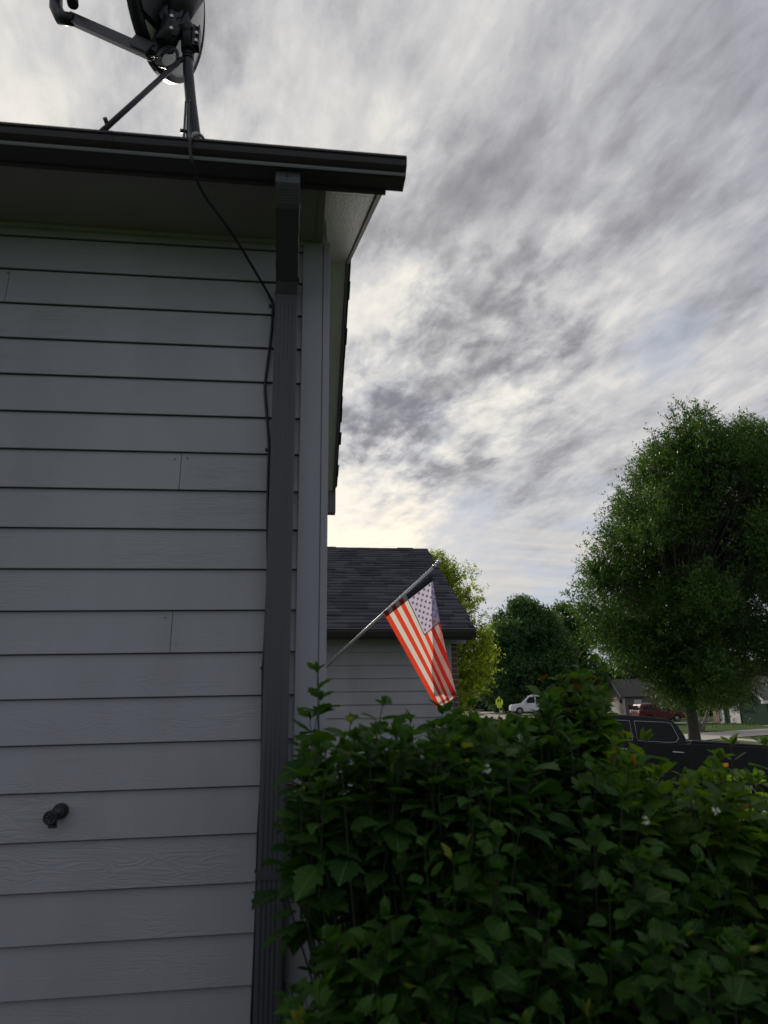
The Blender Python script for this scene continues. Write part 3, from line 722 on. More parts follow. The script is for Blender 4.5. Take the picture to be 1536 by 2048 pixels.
def garage():
    g = thing('garage', 'grey-sided garage with charcoal shingle gable roof, behind the flag', 'garage')
    YW, XR = 10.0, 2.215
    mb = MB()
    for i in range(-1, 18):
        z = 2.152 - .1735 * i
        if z < -.3: break
        zt = min(z + .19, 2.53)
        if zt <= z: continue
        P = []
        for X in (-4.5, XR - .1): P += [(X, YW - .026, z), (X, YW - .0265, z + .001), (X, YW - .005, zt), (X, YW + .004, z)]
        mb.add(P, [(0, 4, 7, 3), (0, 1, 5, 4), (1, 2, 6, 5), (2, 3, 7, 6), (4, 5, 6, 7)])
    mb.box(-4.5, XR - .02, YW + .0005, YW + .2, -.4, 2.53)
    mb.prism([(YW + .2, 2.53), (YW + 5.6, 2.53), (12.9, 4.1)], -4.4, XR - .06, 'x')
    mb.box(-4.5, XR - .03, YW + 5.4, YW + 5.6, -.4, 2.53)
    mb.build('siding', M['siding'], g)
    MB().box(XR - .098, XR - .002, YW - .036, YW + .0, -.3, 2.50).build('corner_board', M['trim'], g)
    MB().box(XR, XR + .085, YW - .018, YW + 5.6, -.35, 2.49).build('brick_front', M['brick'], g)
    MB().box(-4.5, XR + .09, 9.62, YW - .001, 2.505, 2.52).build('soffit', M['soffit'], g)
    MB().box(-4.5, 2.43, YW - .055, YW - .028, 2.44, 2.503).build('frieze', M['trim'], g)
    MB().box(-4.5, 2.44, 9.60, 9.618, 2.46, 2.60).build('fascia', M['brown'], g)
    gu = MB(); gu.prism([(9.598, 2.49), (9.53, 2.49), (9.52, 2.51), (9.50, 2.56), (9.495, 2.60), (9.51, 2.60), (9.53, 2.52), (9.598, 2.50)], -4.5, 2.46, 'x')
    gu.build('gutter', M['brown'], g)
    gl = MB(); gl.box(-4.5, 2.462, 9.488, 9.512, 2.6005, 2.612); gl.build('gutter_lip', M['brown_light'], g)
    sl = R(28.3); c, s = math.cos(sl), math.sin(sl); run = (12.9 - 9.5) / c
    shingle_plane('roof', (-4.5, 9.53, 2.615), (1, 0, 0), (0, c, s), 6.96, (12.9 - 9.53) / c, g, M['shingle'], course=.135, t=.021)
    shingle_plane('roof', (-4.5, 16.27, 2.615), (1, 0, 0), (0, -c, s), 6.96, (12.9 - 9.53) / c, g, M['shingle'], course=.135, t=.021)
    r = MB()
    for a in (0, 1):
        y0, y1 = (9.56, 12.9) if a == 0 else (12.9, 16.24)
        z0, z1 = (2.59, 4.37) if a == 0 else (4.37, 2.59)
        r.add([(2.40, y0, z0), (2.43, y0, z0), (2.43, y0, z0 - .13), (2.40, y0, z0 - .13), (2.40, y1, z1), (2.43, y1, z1), (2.43, y1, z1 - .13), (2.40, y1, z1 - .13)],
              [(0, 1, 2, 3), (7, 6, 5, 4), (0, 4, 5, 1), (1, 5, 6, 2), (2, 6, 7, 3), (3, 7, 4, 0)])
    r.build('rake_board', M['brown'], g)
    b = MB(); b.box(XR + .087, XR + .10, 10.75, 15.05, -.15, 2.05)
    for k in range(1, 4): b.box(XR + .099, XR + .104, 10.8, 15.0, -.15 + k * .55 - .012, -.15 + k * .55 + .012)
    b.build('garage_door', M['white'], g)
garage()

# ------------------------------------------------------------------ flag on its pole
def cloth_mat(name, refl, trans, opaque=.0, w=.48):
    m = bpy.data.materials.new(name); m.use_nodes = True; nt = m.node_tree; N = nt.nodes; L = nt.links; b = N['Principled BSDF']
    b.inputs['Base Color'].default_value = (*refl, 1); b.inputs['Roughness'].default_value = .6; b.inputs['Sheen Weight'].default_value = .15
    t = N.new('ShaderNodeBsdfTranslucent'); t.inputs[0].default_value = (*trans, 1)
    x = N.new('ShaderNodeMixShader'); x.inputs[0].default_value = w; L.new(b.outputs[0], x.inputs[1]); L.new(t.outputs[0], x.inputs[2])
    L.new(x.outputs[0], N['Material Output'].inputs[0])
    return m
def flag():
    YP = 6.2
    p0, p1 = at(652, 1333, YP), at(878, 1124, YP)
    d = (p1 - p0).normalized(); foot = p0 - d * ((p0.x - .137) / d.x)
    t = thing('flag', 'American flag hanging from a silver pole that slants out of the house corner', 'flag', foot)
    ms = MB(); ms.tube([Vector((0, 0, 0)), (p1 - d * .03) - foot], .0135, 14)
    pole = ms.build('pole', mat('brushed_aluminium', (.50, .51, .52), .45, metal=.6, noise=(8, .08, (1, 1, 1))), t)
    fb = MB(); e = p1 - foot; fb.tube([e - d * .035, e - d * .012], .018, 12); fb.sphere(e, .022, 12); fb.tube([e - d * .075, e - d * .035], .016, 12)
    fb.build('finial', M['bolt'], pole)
    MB().tube([Vector((-.0, 0, 0)), d * .10], .022, 12).build('socket', M['dark_metal'], pole)
    mb = MB(); mb.box(-.012, .012, -.04, .04, -.06, .06); mb.build('wall_plate', M['dark_metal'], pole)
    mats = [cloth_mat('red_cloth', (.46, .018, .012), (1.0, .085, .035)), cloth_mat('white_cloth', (.70, .69, .68), (.92, .87, .78)),
            cloth_mat('blue_cloth', (.035, .03, .15), (.78, .73, .94), w=.52), cloth_mat('star_thread', (.62, .62, .70), (.02, .02, .03), w=.3),
            cloth_mat('seam_thread', (.03, .03, .05), (.02, .02, .04), w=.2),
            cloth_mat('darkened_blue_cloth', (.030, .028, .10), (.10, .08, .26), w=.35), cloth_mat('red_sleeve', (.16, .010, .012), (.2, .02, .02), w=.2), cloth_mat('white_sleeve', (.30, .28, .27), (.3, .28, .25), w=.2), cloth_mat('navy_sleeve', (.014, .014, .035), (.02, .02, .04), w=.15)]  # sleeve colours darkened to stand for light lost in the doubled cloth
    def px(u, v):
        """pixel and depth for hoist u (0 = lowest stripe) and fly v; the upper fly corner is folded behind"""
        fl = 1 - .46 * v
        Lx, Ly = 766 + 107 * v, 1224 + 191 * v
        Fx = 864 + 34 * v + 16 * v * v; Fy = 1149 + 232 * v + 9 * v * v
        wave = .030 * math.sin(5.2 * u + 1.0) * min(1, v * 3) + .014 * math.sin(13 * u - 3 * v) * min(1, v * 2)
        if u <= fl:
            s = u / fl; sx = s + .05 * v * math.sin(2 * math.pi * s)
            x = Lx + (Fx - Lx) * sx; y = Ly + (Fy - Ly) * sx
            bow = 4 * s * (1 - s)
            y += 3 * bow * v
            dep = .12 * v * s * (1 - .3 * s) + wave * (1 - s * .5) - .035 * bow * v + .012 * v * math.sin(14 * s + 2 * v)
        else:
            s = (u - fl) / (1 - fl); Tx = 862 - 6 * v; Ty = 1149 + 229 * v
            k = s - .06 * math.sin(2 * math.pi * s)
            x = Fx + (Tx - Fx) * k; y = Fy + (Ty - Fy) * k
            r0 = .13 * v * .7 + wave_edge(fl, v)
            dep = r0 + .035 * v * math.sin(min(s, 1) * math.pi * .5) ** .8 + .014 * v * math.sin(8 * s)
        return x, y, YP + dep
    def wave_edge(u, v): return .030 * math.sin(5.2 * u + 1.0) * min(1, v * 3) * .5 + .012 * v * math.sin(14 + 2 * v)
    def S(u, v, off=0.0):
        a = at(*px(u, v))
        if off:
            e_ = .004; b = at(*px(min(u + e_, 1), v)) - at(*px(max(u - e_, 0), v)); c = at(*px(u, min(v + e_, 1))) - at(*px(u, max(v - e_, 0)))
            a = a + b.cross(c).normalized() * off
        return a - foot
    NU, NV = 13 * 8, 90
    V = [S(i / NU, j / NV) for i in range(NU + 1) for j in range(NV + 1)]
    fs, mi = [], []
    for i in range(NU):
        st = i // 8
        for j in range(NV):
            fs.append((i * (NV + 1) + j, (i + 1) * (NV + 1) + j, (i + 1) * (NV + 1) + j + 1, i * (NV + 1) + j + 1))
            u, v = (i + .5) / NU, (j + .5) / NV
            m = 0 if st % 2 == 0 else 1
            if st >= 6 and v < .40: m = 2
            mi.append(m)
    cl = MB(); cl.v = [tuple(v) for v in V]; cl.f = fs; cl.m = mi; cl.sm = [True] * len(fs)
    # sewn sleeve round the pole: a second layer along the hoist
    o = len(cl.v); nj = 3
    for i in range(NU + 1):
        for j in range(nj + 1):
            q = S(i / NU, .055 * j / nj); cl.v.append(tuple(q + Vector((0, -.010 - .012 * math.sin(math.pi * j / nj), 0))))
    for i in range(NU):
        for j in range(nj):
            cl.f.append((o + i * (nj + 1) + j, o + (i + 1) * (nj + 1) + j, o + (i + 1) * (nj + 1) + j + 1, o + i * (nj + 1) + j + 1))
            st = i // 8; cl.m.append(8 if st >= 6 else (6 if st % 2 == 0 else 7)); cl.sm.append(True)
    # seams: along the canton and each stripe, hem along the fly end
    def strip(uv0, uv1, w, n, mi_, off):
        o = len(cl.v); du, dv = uv1[0] - uv0[0], uv1[1] - uv0[1]; L_ = math.hypot(du, dv * 1.6); pu, pv = -dv * 1.6 / L_ * w, du / L_ * w / 1.6
        for k in range(n + 1):
            u, v = uv0[0] + du * k / n, uv0[1] + dv * k / n
            for s_ in (-1, 1): cl.v.append(tuple(S(min(max(u + pu * s_, 0), 1), min(max(v + pv * s_, 0), 1), off)))
        for k in range(n): cl.f.append((o + 2 * k, o + 2 * k + 1, o + 2 * k + 3, o + 2 * k + 2)); cl.m.append(mi_); cl.sm.append(True)
    for off in (.0015, -.0015):
        strip((6 / 13, 0), (6 / 13, .40), .007, 30, 4, off); strip((6 / 13, .4), (1, .4), .006, 24, 4, off)
    for k in range(13):
        for off in (.0015, -.0015): strip(((k + .04) / 13, .975), ((k + .96) / 13, .975), .02, 3, 0 if k % 2 == 0 else 1, off)
    # fifty stars
    for row in range(9):
        n = 6 if row % 2 == 0 else 5
        for k in range(n):
            v = .40 * ((2 * k + 1 + (row % 2)) / 12); u = 1 - (7 / 13) * ((row + 1) / 10)
            for off in (.0022, -.0022):
                o = len(cl.v); cl.v.append(tuple(S(u, v, off)))
                for q in range(10):
                    rr = .030 if q % 2 == 0 else .012; th = math.pi * q / 5
                    cl.v.append(tuple(S(min(u + rr * math.cos(th), 1), v + rr / 1.7 * math.sin(th), off)))
                for q in range(10): cl.f.append((o, o + 1 + q, o + 1 + (q + 1) % 10)); cl.m.append(3); cl.sm.append(False)
    me = bpy.data.meshes.new('cloth'); me.from_pydata(cl.v, [], cl.f)
    for m in mats: me.materials.append(m)
    me.polygons.foreach_set('material_index', cl.m); me.polygons.foreach_set('use_smooth', cl.sm); me.update()
    link('cloth', me, t)
flag()

# ------------------------------------------------------------------ vegetation
def frames(D, up_hint):
    """orthonormal frames: y = D (leaf axis), z = leaf normal"""
    D = D / np.linalg.norm(D, axis=1, keepdims=True)
    X = np.cross(D, up_hint); X /= np.maximum(np.linalg.norm(X, axis=1, keepdims=True), 1e-6)
    Z = np.cross(X, D); return X, D, Z
def simple_leaves(P, D, Nh, L, W):
    """folded diamond leaflets: 4 verts, 1 quad each"""
    X, Y, Z = frames(D, Nh); L = L[:, None]; W = W[:, None]
    v = np.stack([P, P + Y * L * .42 + X * W * .5 + Z * W * .12, P + Y * L, P + Y * L * .42 - X * W * .5 + Z * W * .12], 1)
    return v.reshape(-1, 3)
def quads(n): return (np.arange(n)[:, None] * 4 + np.arange(4)[None]).astype(np.int64)

def tree(name, label, base, clumps, mleaf, mbark, trunk_r, fork_z, shoots, per, leafL, leafW, shootL, seed, group=None, upbias=.5, cat='tree', trunk_top=None, limbs=True, droop=0.0, whorl=False, multi=None):
    """clumps: (x,y,z,r) spheres of foliage relative to base; shoots per clump; per = leaves per shoot"""
    rng = np.random.default_rng(seed); rd = random.Random(seed)
    t = thing(name, label, cat, base, group=group)
    # bark
    mb = MB()
    topz = trunk_top or max(c[2] for c in clumps) * .85
    stems = multi or [((0, 0, 0), (0, 0, fork_z))]
    axis = [Vector((0, 0, -.3))]; n = 8
    wob = [(rd.uniform(-1, 1) * trunk_r * .6, rd.uniform(-1, 1) * trunk_r * .6) for _ in range(n + 1)]
    if not multi:
        pts = [Vector((wob[k][0] * k / n, wob[k][1] * k / n, -.3 + (topz + .3) * k / n)) for k in range(n + 1)]
        rr = [trunk_r * (1.35 if k == 0 else 1.0) * (1 - .85 * (k / n)) + .01 for k in range(n + 1)]
        mb.tube(pts, rr, 12)
    else:
        pts = None
        for a, b in multi: mb.tube([a, (Vector(a) + Vector(b)) / 2 + Vector((rd.uniform(-.1, .1), rd.uniform(-.1, .1), 0)), b], [trunk_r, trunk_r * .8, trunk_r * .5], 8)
    if limbs:
        for (x, y, z, r) in clumps:
            if multi: s = Vector(rd.choice(multi)[1])
            else:
                h = max(fork_z, min(z * .62, topz * .9)) * rd.uniform(.8, 1.0); h = max(h, fork_z * .9)
                k = (h + .3) / (topz + .3) * n; i = min(int(k), n - 1); s = pts[i].lerp(pts[i + 1], k - i)
            e = Vector((x, y, z)); m1 = s.lerp(e, .5) + Vector((0, 0, (e - s).length * -.06)) + Vector((rd.uniform(-.1, .1), rd.uniform(-.1, .1), 0)) * (e - s).length
            if rd.random() > .45: continue
            lr = max(trunk_r * .2 * min(1, r), .012)
            mb.tube([s, m1, e], [lr, lr * .7, lr * .25], 6, cap=False)
            for q in range(4):
                dd = Vector((rd.gauss(0, 1), rd.gauss(0, 1), rd.gauss(.3, 1))).normalized() * r * .8
                mb.tube([m1.lerp(e, .6), e + dd], [lr * .3, .006], 4, cap=False)
    mb.build('trunk', mbark, t)
    Ps, Ds, Nn, Ls, Ws, Rs = [], [], [], [], [], []
    cl = np.array(clumps)
    for (x, y, z, r) in clumps:
        n = max(int(shoots * (r * r)), 3)
        d = rng.normal(size=(n, 3)); d /= np.linalg.norm(d, axis=1, keepdims=True)
        rad = r * rng.uniform(.25, 1.0, n) ** .5
        st = np.array([x, y, z]) + d * rad[:, None] * np.array([1, 1, .85])
        dirn = d + np.array([0, 0, upbias]) + rng.normal(size=(n, 3)) * .35; dirn /= np.linalg.norm(dirn, axis=1, keepdims=True)
        tone = rng.uniform(-.28, .28) + rng.uniform(-.12, .12, n)
        sl = shootL * rng.uniform(.5, 1.3, n)
        for k in range(per):
            f = (k + .5) / per
            P = st + dirn * (sl * f)[:, None] + np.array([0, 0, -droop]) * (sl * f * f)[:, None]
            o = rng.normal(size=(n, 3)); o -= dirn * (o * dirn).sum(1, keepdims=True); o /= np.linalg.norm(o, axis=1, keepdims=True)
            D = dirn * .55 + o * .8 + np.array([0, 0, -droop])
            Ps.append(P + rng.normal(size=(n, 3)) * leafL * .25); Ds.append(D)
            nh = np.array([0, 0, 1.0]) + rng.normal(size=(n, 3)) * .7; Nn.append(nh)
            s_ = rng.uniform(.6, 1.2, n) * (1 - .3 * f); Ls.append(leafL * s_); Ws.append(leafW * s_)
            Rs.append(np.clip(.5 + tone + rng.uniform(-.25, .25, n), 0, 1))
    P, D, Nh, L_, W_, R_ = map(np.concatenate, (Ps, Ds, Nn, Ls, Ws, Rs))
    V = simple_leaves(P, D, Nh, L_, W_)
    me = np_mesh('crown', V, [quads(len(P))], mleaf, np.repeat(R_, 4)); link('crown', me, t)
    return t

bark = mat('grey_bark', (.075, .065, .055), .95, noise=(14, .35, (1, 1, .25)), bump=(22, 1, .03, (1, 1, .25)))
bark_pale = mat('pale_bark', (.34, .32, .28), .85, noise=(10, .3, (1, 1, .4)))
L_ash = leaf_mat('ash_leaf', (.030, .082, .022), (.095, .180, .036), trans=.38)
L_dark = leaf_mat('dark_leaf', (.040, .105, .038), (.095, .190, .055), trans=.3)
L_yel = leaf_mat('yellow_green_leaf', (.14, .22, .030), (.42, .45, .055), trans=.58, tint=(1.25, 1.35, .6))
L_grey = leaf_mat('grey_green_leaf', (.035, .055, .026), (.075, .105, .045), trans=.25)
L_far = leaf_mat('far_leaf', (.022, .040, .016), (.05, .08, .028), trans=.25)
L_bush = leaf_mat('bush_leaf', (.022, .055, .016), (.05, .105, .022), trans=.3)

def fill_clumps(env, n, rmin, rmax, seed):
    """clump centres filling an envelope: env = list of (z, halfwidth, xoffset) slices"""
    rd = random.Random(seed); out = []
    zs = [e[0] for e in env]
    while len(out) < n:
        z = rd.uniform(zs[0], zs[-1])
        for a, b in zip(env[:-1], env[1:]):
            if a[0] <= z <= b[0]:
                f = (z - a[0]) / (b[0] - a[0]); w = a[1] + (b[1] - a[1]) * f; xo = a[2] + (b[2] - a[2]) * f; break
        if rd.random() > (w / max(e[1] for e in env)) ** 1.2 + .12: continue
        q = rd.random() ** .38 * max(w - rmin * .9, .05); th = rd.uniform(0, 2 * math.pi)
        r = rd.uniform(rmin, rmax) * (.55 + .45 * min(1, w / max(e[1] for e in env)))
        out.append((xo + q * math.cos(th), q * math.sin(th) * .9, z, r))
    return out

def trees():
    # big ash by the street
    B = Vector((15.1, 26.5, -.82))
    def zz(y): return at(1390, y, 26.5).z - B.z
    k = 28.3 / F                                  # metres per pixel there
    rows = [(1392, 80, 20), (1372, 165, 35), (1340, 205, 40), (1290, 218, 42), (1240, 235, 45), (1185, 245, 48), (1120, 228, 62), (1060, 215, 72), (1000, 205, 90), (945, 188, 108), (905, 160, 118), (885, 120, 118), (868, 60, 110)]
    env = [(zz(y), hw * k, (xo) * k) for y, hw, xo in rows]
    lobes = fill_clumps(env, 108, 1.0, 1.6, 5); rl = random.Random(15); cl = []
    for lx, ly, lz, lr in lobes:
        for _ in range(8):
            d = Vector((rl.gauss(0, 1), rl.gauss(0, 1), rl.gauss(0, 1))).normalized() * lr * rl.uniform(.25, .72)
            cl.append((lx + d.x, ly + d.y, lz + d.z, rl.uniform(.36, .62)))
        if rl.random() < .75:                                # pointed spray rising out of the lobe
            u = Vector((rl.uniform(-.35, .35) + .12 * (lx - 1.0) / 4, rl.uniform(-.3, .3), 1)).normalized()
            for q in range(4): cl.append((lx + u.x * (lr * .6 + q * .30), ly + u.y * (lr * .6 + q * .30), lz + u.z * (lr * .6 + q * .30), .42 - .08 * q)) if lz + lr * .6 + q * .3 < zz(835) else None
    rd = random.Random(77); voids = []
    while len(voids) < 9:
        c_ = rd.choice(cl); voids.append((c_[0], c_[1], c_[2], rd.uniform(.45, .85)))
    cl = [c for c in cl if all((c[0] - v[0]) ** 2 + (c[1] - v[1]) ** 2 + (c[2] - v[2]) ** 2 > v[3] ** 2 for v in voids)]
    # leading shoots that stand out of the crown's edge
    for px_, py_ in ((1398, 822), (1402, 836), (1384, 845), (1425, 850), (1330, 872), (1322, 890), (1345, 876), (1268, 942), (1262, 955), (1290, 938), (1240, 988), (1232, 1000), (1212, 1042), (1218, 1060), (1208, 1075), (1222, 1110), (1182, 1132), (1176, 1150), (1190, 1160),
                     (1148, 1178), (1156, 1190), (1168, 1176), (1152, 1205), (1160, 1232), (1175, 1262), (1180, 1290), (1195, 1318), (1370, 870), (1305, 915), (1285, 925), (1465, 850), (1490, 846), (1520, 850), (1250, 975)):
        p = at(px_, py_ + 12, 26.5 + rd.uniform(-.8, .8)) - B; cl.append((p.x, p.y, p.z, rd.uniform(.16, .26)))
    for px_, py_ in ((1215, 1235), (1195, 1225), (1205, 1270), (1225, 1300), (1185, 1215), (1235, 1165), (1240, 1120), (1245, 1070), (1262, 1030), (1300, 975), (1350, 930)):
        p = at(px_, py_, 26.5 + rd.uniform(-1.2, .6)) - B; cl.append((p.x, p.y, p.z, rd.uniform(.45, .7)))
    for px_, py_, r_ in ((1400, 838, .22), (1395, 870, .35), (1345, 900, .3), (1332, 885, .2), (1278, 962, .25), (1285, 985, .35), (1248, 1008, .28), (1480, 862, .3), (1520, 858, .25), (1220, 1080, .3), (1180, 1205, .35), (1165, 1180, .22), (1152, 1195, .2), (1190, 1240, .6), (1500, 870, .6), (1450, 875, .5), (1405, 870, .5), (1215, 1150, .45), (1232, 1045, .5), (1310, 925, .6), (1500, 1000, 1.1), (1480, 930, .9), (1430, 920, .8), (1400, 1350, .9), (1330, 1340, .8), (1460, 1350, .9), (1520, 1340, .9)):
        p = at(px_, py_, 26.5 + random.uniform(-.6, .6)) - B; cl.append((p.x, p.y, p.z, r_))
    tree('ash_tree', 'tall broad ash tree with feathery green leaves and dark trunk, behind the truck', B, cl, L_ash, bark, .235, 3.4, 96, 15, .195, .066, .64, 21, upbias=.75)
    # round dark trees across the street
    kk = 76 / F
    def ball_tree(name, label, px_, Y, top, bot, hw, n, rmin, rmax, ml, seed, tr=.3, shoots=60, per=9, leaf=.38, group=None, xoff=0):
        c = at(px_, 1400, Y); k_ = (c - Vector(EYE)).length * .985 / F
        base = Vector((c.x, Y, hgt(c.x) + rise(c.x, Y))); z0, z1 = at(px_, bot, Y).z - base.z, at(px_, top, Y).z - base.z
        H = z1 - z0; W = hw * k_
        env = [(z0, W * .5, 0), (z0 + H * .2, W * .92, 0), (z0 + H * .45, W, 0), (z0 + H * .7, W * .82, 0), (z0 + H * .88, W * .52, 0), (z1 - rmin * .6, W * .22, 0)]
        return tree(name, label, base, fill_clumps(env, n, rmin, rmax, seed), ml, bark, tr, max(z0 * .6, .6), shoots, per, leaf, leaf * .62, leaf * 2.2, seed, group=group, upbias=.3)
    ball_tree('maple_tree', 'dark round-crowned maple left of the tall ash, nearest the school sign', 1060, 94, 1200, 1400, 98, 110, 1.25, 2.1, L_dark, 31)
    ball_tree('maple_tree', 'dark round tree tucked between the left maple and the tall ash', 1140, 99, 1210, 1400, 80, 88, 1.25, 2.1, L_dark, 32)
    ball_tree('maple_tree', 'low dark tree at the left foot of the round maple, by the yellow-green tree', 992, 97, 1262, 1400, 46, 34, 1.0, 1.7, L_dark, 33)
    ball_tree('garden_bush', 'rounded mid-green bush behind the school crossing sign', 1018, 90, 1378, 1425, 26, 16, .55, .9, L_bush, 34, tr=.08, leaf=.22)
    # yellow-green young tree right of the garage
    Y = 21.5; c = at(918, 1400, Y); B = Vector((c.x, Y, hgt(c.x)))
    k = 22.3 / F; zc = lambda y: at(918, y, Y).z - B.z
    env = [(zc(1440), 38 * k, -5 * k), (zc(1385), 50 * k, 0 * k), (zc(1330), 68 * k, 2 * k), (zc(1260), 56 * k, 0), (zc(1200), 44 * k, -8 * k), (zc(1150), 40 * k, -22 * k), (zc(1122), 16 * k, -42 * k)]
    cl = fill_clumps(env, 74, .26, .46, 41)
    for px_, py_ in ((878, 1122), (940, 1150), (935, 1165), (955, 1190), (960, 1215), (978, 1330), (972, 1300)):
        p = at(px_, py_, Y) - B; cl.append((p.x, p.y, p.z, .2))
    tree('honey_locust_tree', 'young tree with sunlit yellow-green leaves, right of the garage roof', B, cl, L_yel, bark, .09, 1.2, 330, 13, .12, .05, .32, 42, upbias=.6, droop=.1)
    # pale multi-trunk tree across the street
    Y = 54; c = at(1398, 1440, Y); B = Vector((c.x, Y, hgt(c.x))); k = 60 / F
    cl = []
    rd = random.Random(51)
    for i in range(46):
        px_, py_ = rd.uniform(1295, 1500), rd.uniform(1345, 1398)
        if abs(px_ - 1400) > 85: py_ = rd.uniform(1362, 1392)
        p = at(px_, py_, Y + rd.uniform(-2, 2)) - B; cl.append((p.x, p.y, p.z, rd.uniform(.6, 1.1)))
    tree('crabapple_tree', 'spreading grey-green tree with pale leaning trunks beyond the ash trunk', B, cl, L_grey, bark_pale, .17, 1.5, 110, 10, .2, .09, .5, 52,
         multi=[((0, 0, -.1), tuple(at(1360, 1412, Y) - B)), ((.1, 0, -.1), tuple(at(1422, 1395, Y) - B)), ((0, .2, -.1), tuple(at(1395, 1390, Y) - B))])
    # trees closing the view behind the houses
    for i, (px_, Y, top, hw, lab) in enumerate(((1205, 125, 1330, 60, 'distant dark tree behind the tan gabled house, to its left'), (1305, 120, 1310, 75, 'distant dark tree rising right of the tan gabled house'),
                                    (1420, 100, 1325, 70, 'distant dark tree showing behind the ash trunk'), (1520, 105, 1330, 60, 'distant dark tree behind the green house roof'),
                                    (1110, 120, 1320, 60, 'distant dark tree low behind the white car'), (945, 130, 1330, 50, 'distant dark tree low behind the yellow-green tree'), (1690, 90, 1250, 90, 'distant tree at the right edge beyond the green house'))):
        ball_tree('background_tree', lab, px_, Y, top, 1425, hw, 26, 1.6, 2.8, L_far, 60 + i, shoots=26, per=7, leaf=.6, group='trees behind the far houses')
    # low planting in front of the green house
    for px_, py_, lab in ((1432, 1447, 'low green plant under the brick pier'), (1465, 1449, 'low green plant left of the white door'), (1492, 1449, 'low green plant right of the white door')):
        Y = 57.5; c = at(px_, py_, Y); B = Vector((c.x, Y, hgt(c.x)))
        tree('garden_bush', lab, B, [(random.uniform(-.6, .6), random.uniform(-.2, .2), .3, .35) for _ in range(5)], L_bush, bark, .03, .05, 60, 6, .12, .06, .25, int(px_), cat='bush', limbs=False, trunk_top=.25, group='low plants along the green house')
trees()
def grass():
    rng = np.random.default_rng(9); n = 70000
    x = 2.6 + 10 * rng.random(n) ** 1.3; y = -2.5 + 12.8 * rng.random(n)
    ok = ~((x < 3.25) & (y < 3.8)); x, y = x[ok], y[ok]; n = len(x)
    z = np.array([hgt(q) for q in x]); P = np.stack([x, y, z], 1)
    D = np.stack([rng.normal(size=n) * .35, rng.normal(size=n) * .35, np.ones(n)], 1)
    V = simple_leaves(P, D, rng.normal(size=(n, 3)), rng.uniform(.035, .075, n), np.full(n, .006))
    o = link('grass', np_mesh('grass', V, [quads(n)], leaf_mat('grass_blade', (.045, .085, .018), (.085, .14, .03), trans=.3), np.repeat(rng.random(n), 4)))
    tag(o, 'short green lawn grass beyond the shrubs', 'grass', kind='stuff')
grass()

# leaf template for the near shrubs: broad, pointed, toothed leaf with two side lobes
def leaf_template(lobe):
    half = [(0, 0), (.10, .0), (.22, .10), (.31, .24), (.40 + lobe * .16, .42 + lobe * .08), (.31, .50), (.36, .60), (.25, .68), (.24, .80), (.12, .86), (0, 1.0)]
    mid = [(0, 0), (0, .22), (0, .46), (0, .70), (0, 1.0)]
    vs = [(x, y) for x, y in mid]; R0 = len(vs)
    for x, y in half[1:-1]: vs.append((x, y))
    L0 = len(vs)
    for x, y in half[1:-1]: vs.append((-x, y))
    h = lambda k: R0 + k - 1
    def side(o):
        q = lambda k: o + k - 1
        return [(0, q(1), q(2), 1), (1, q(2), q(3), 2), (2, q(3), q(4), q(5)), (2, q(5), q(6), 3), (3, q(6), q(7), q(8)), (3, q(8), q(9), 4)]
    f = side(R0) + [t_[::-1] for t_ in side(L0)]
    V = np.array([(x, y, 0) for x, y in vs], float)
    V[:, 2] = np.abs(V[:, 0]) * .38 - .22 * V[:, 1] ** 2 - .55 * V[:, 0] ** 2 + .02 * np.sin(V[:, 1] * 25) * np.abs(V[:, 0])
    return V, np.array(f)
LT = [leaf_template(0.0), leaf_template(.6), leaf_template(1.0)]

def add_veins(m):
    nt = m.node_tree; N = nt.nodes; L = nt.links; b = N['Principled BSDF']
    a = N.new('ShaderNodeAttribute'); a.attribute_name = 'leaf'
    sp = N.new('ShaderNodeSeparateXYZ'); L.new(a.outputs['Vector'], sp.inputs[0])
    def mth(op, p, q=None):
        n = N.new('ShaderNodeMath'); n.operation = op
        for i, v in enumerate((p, q)):
            if v is None: continue
            if isinstance(v, (int, float)): n.inputs[i].default_value = v
            else: L.new(v, n.inputs[i])
        return n.outputs[0]
    ax = mth('ABSOLUTE', sp.outputs[0]); w = mth('ABSOLUTE', mth('SINE', mth('MULTIPLY', mth('SUBTRACT', sp.outputs[1], mth('MULTIPLY', ax, 1.1)), 21.0)))
    side = mth('LESS_THAN', w, .16); mid_ = mth('LESS_THAN', ax, .018); vein = mth('MAXIMUM', mth('MULTIPLY', side, .6), mid_)
    src = b.inputs['Base Color'].links[0].from_socket
    x = N.new('ShaderNodeMix'); x.data_type = 'RGBA'; L.new(mth('MULTIPLY', vein, .45), x.inputs[0]); L.new(src, x.inputs[6]); x.inputs[7].default_value = (.16, .26, .08, 1)
    L.new(x.outputs[2], b.inputs['Base Color'])
    bn = N.new('ShaderNodeBump'); bn.inputs['Strength'].default_value = .7; bn.inputs['Distance'].default_value = .0022
    L.new(mth('MULTIPLY', mth('POWER', w, .6), mth('MINIMUM', mth('MULTIPLY', ax, 12.0), 1.0)), bn.inputs['Height']); L.new(bn.outputs[0], b.inputs['Normal'])
def bush_leaf_mat(name, c1, c2, c3=None, p3=.97, trans=.42, rough=.55):
    m = leaf_mat(name, c1, c2, trans=trans, rough=rough, c3=c3, p3=p3, tint=(1.5, 1.5, .5), spec=.26)
    add_veins(m)
    return m
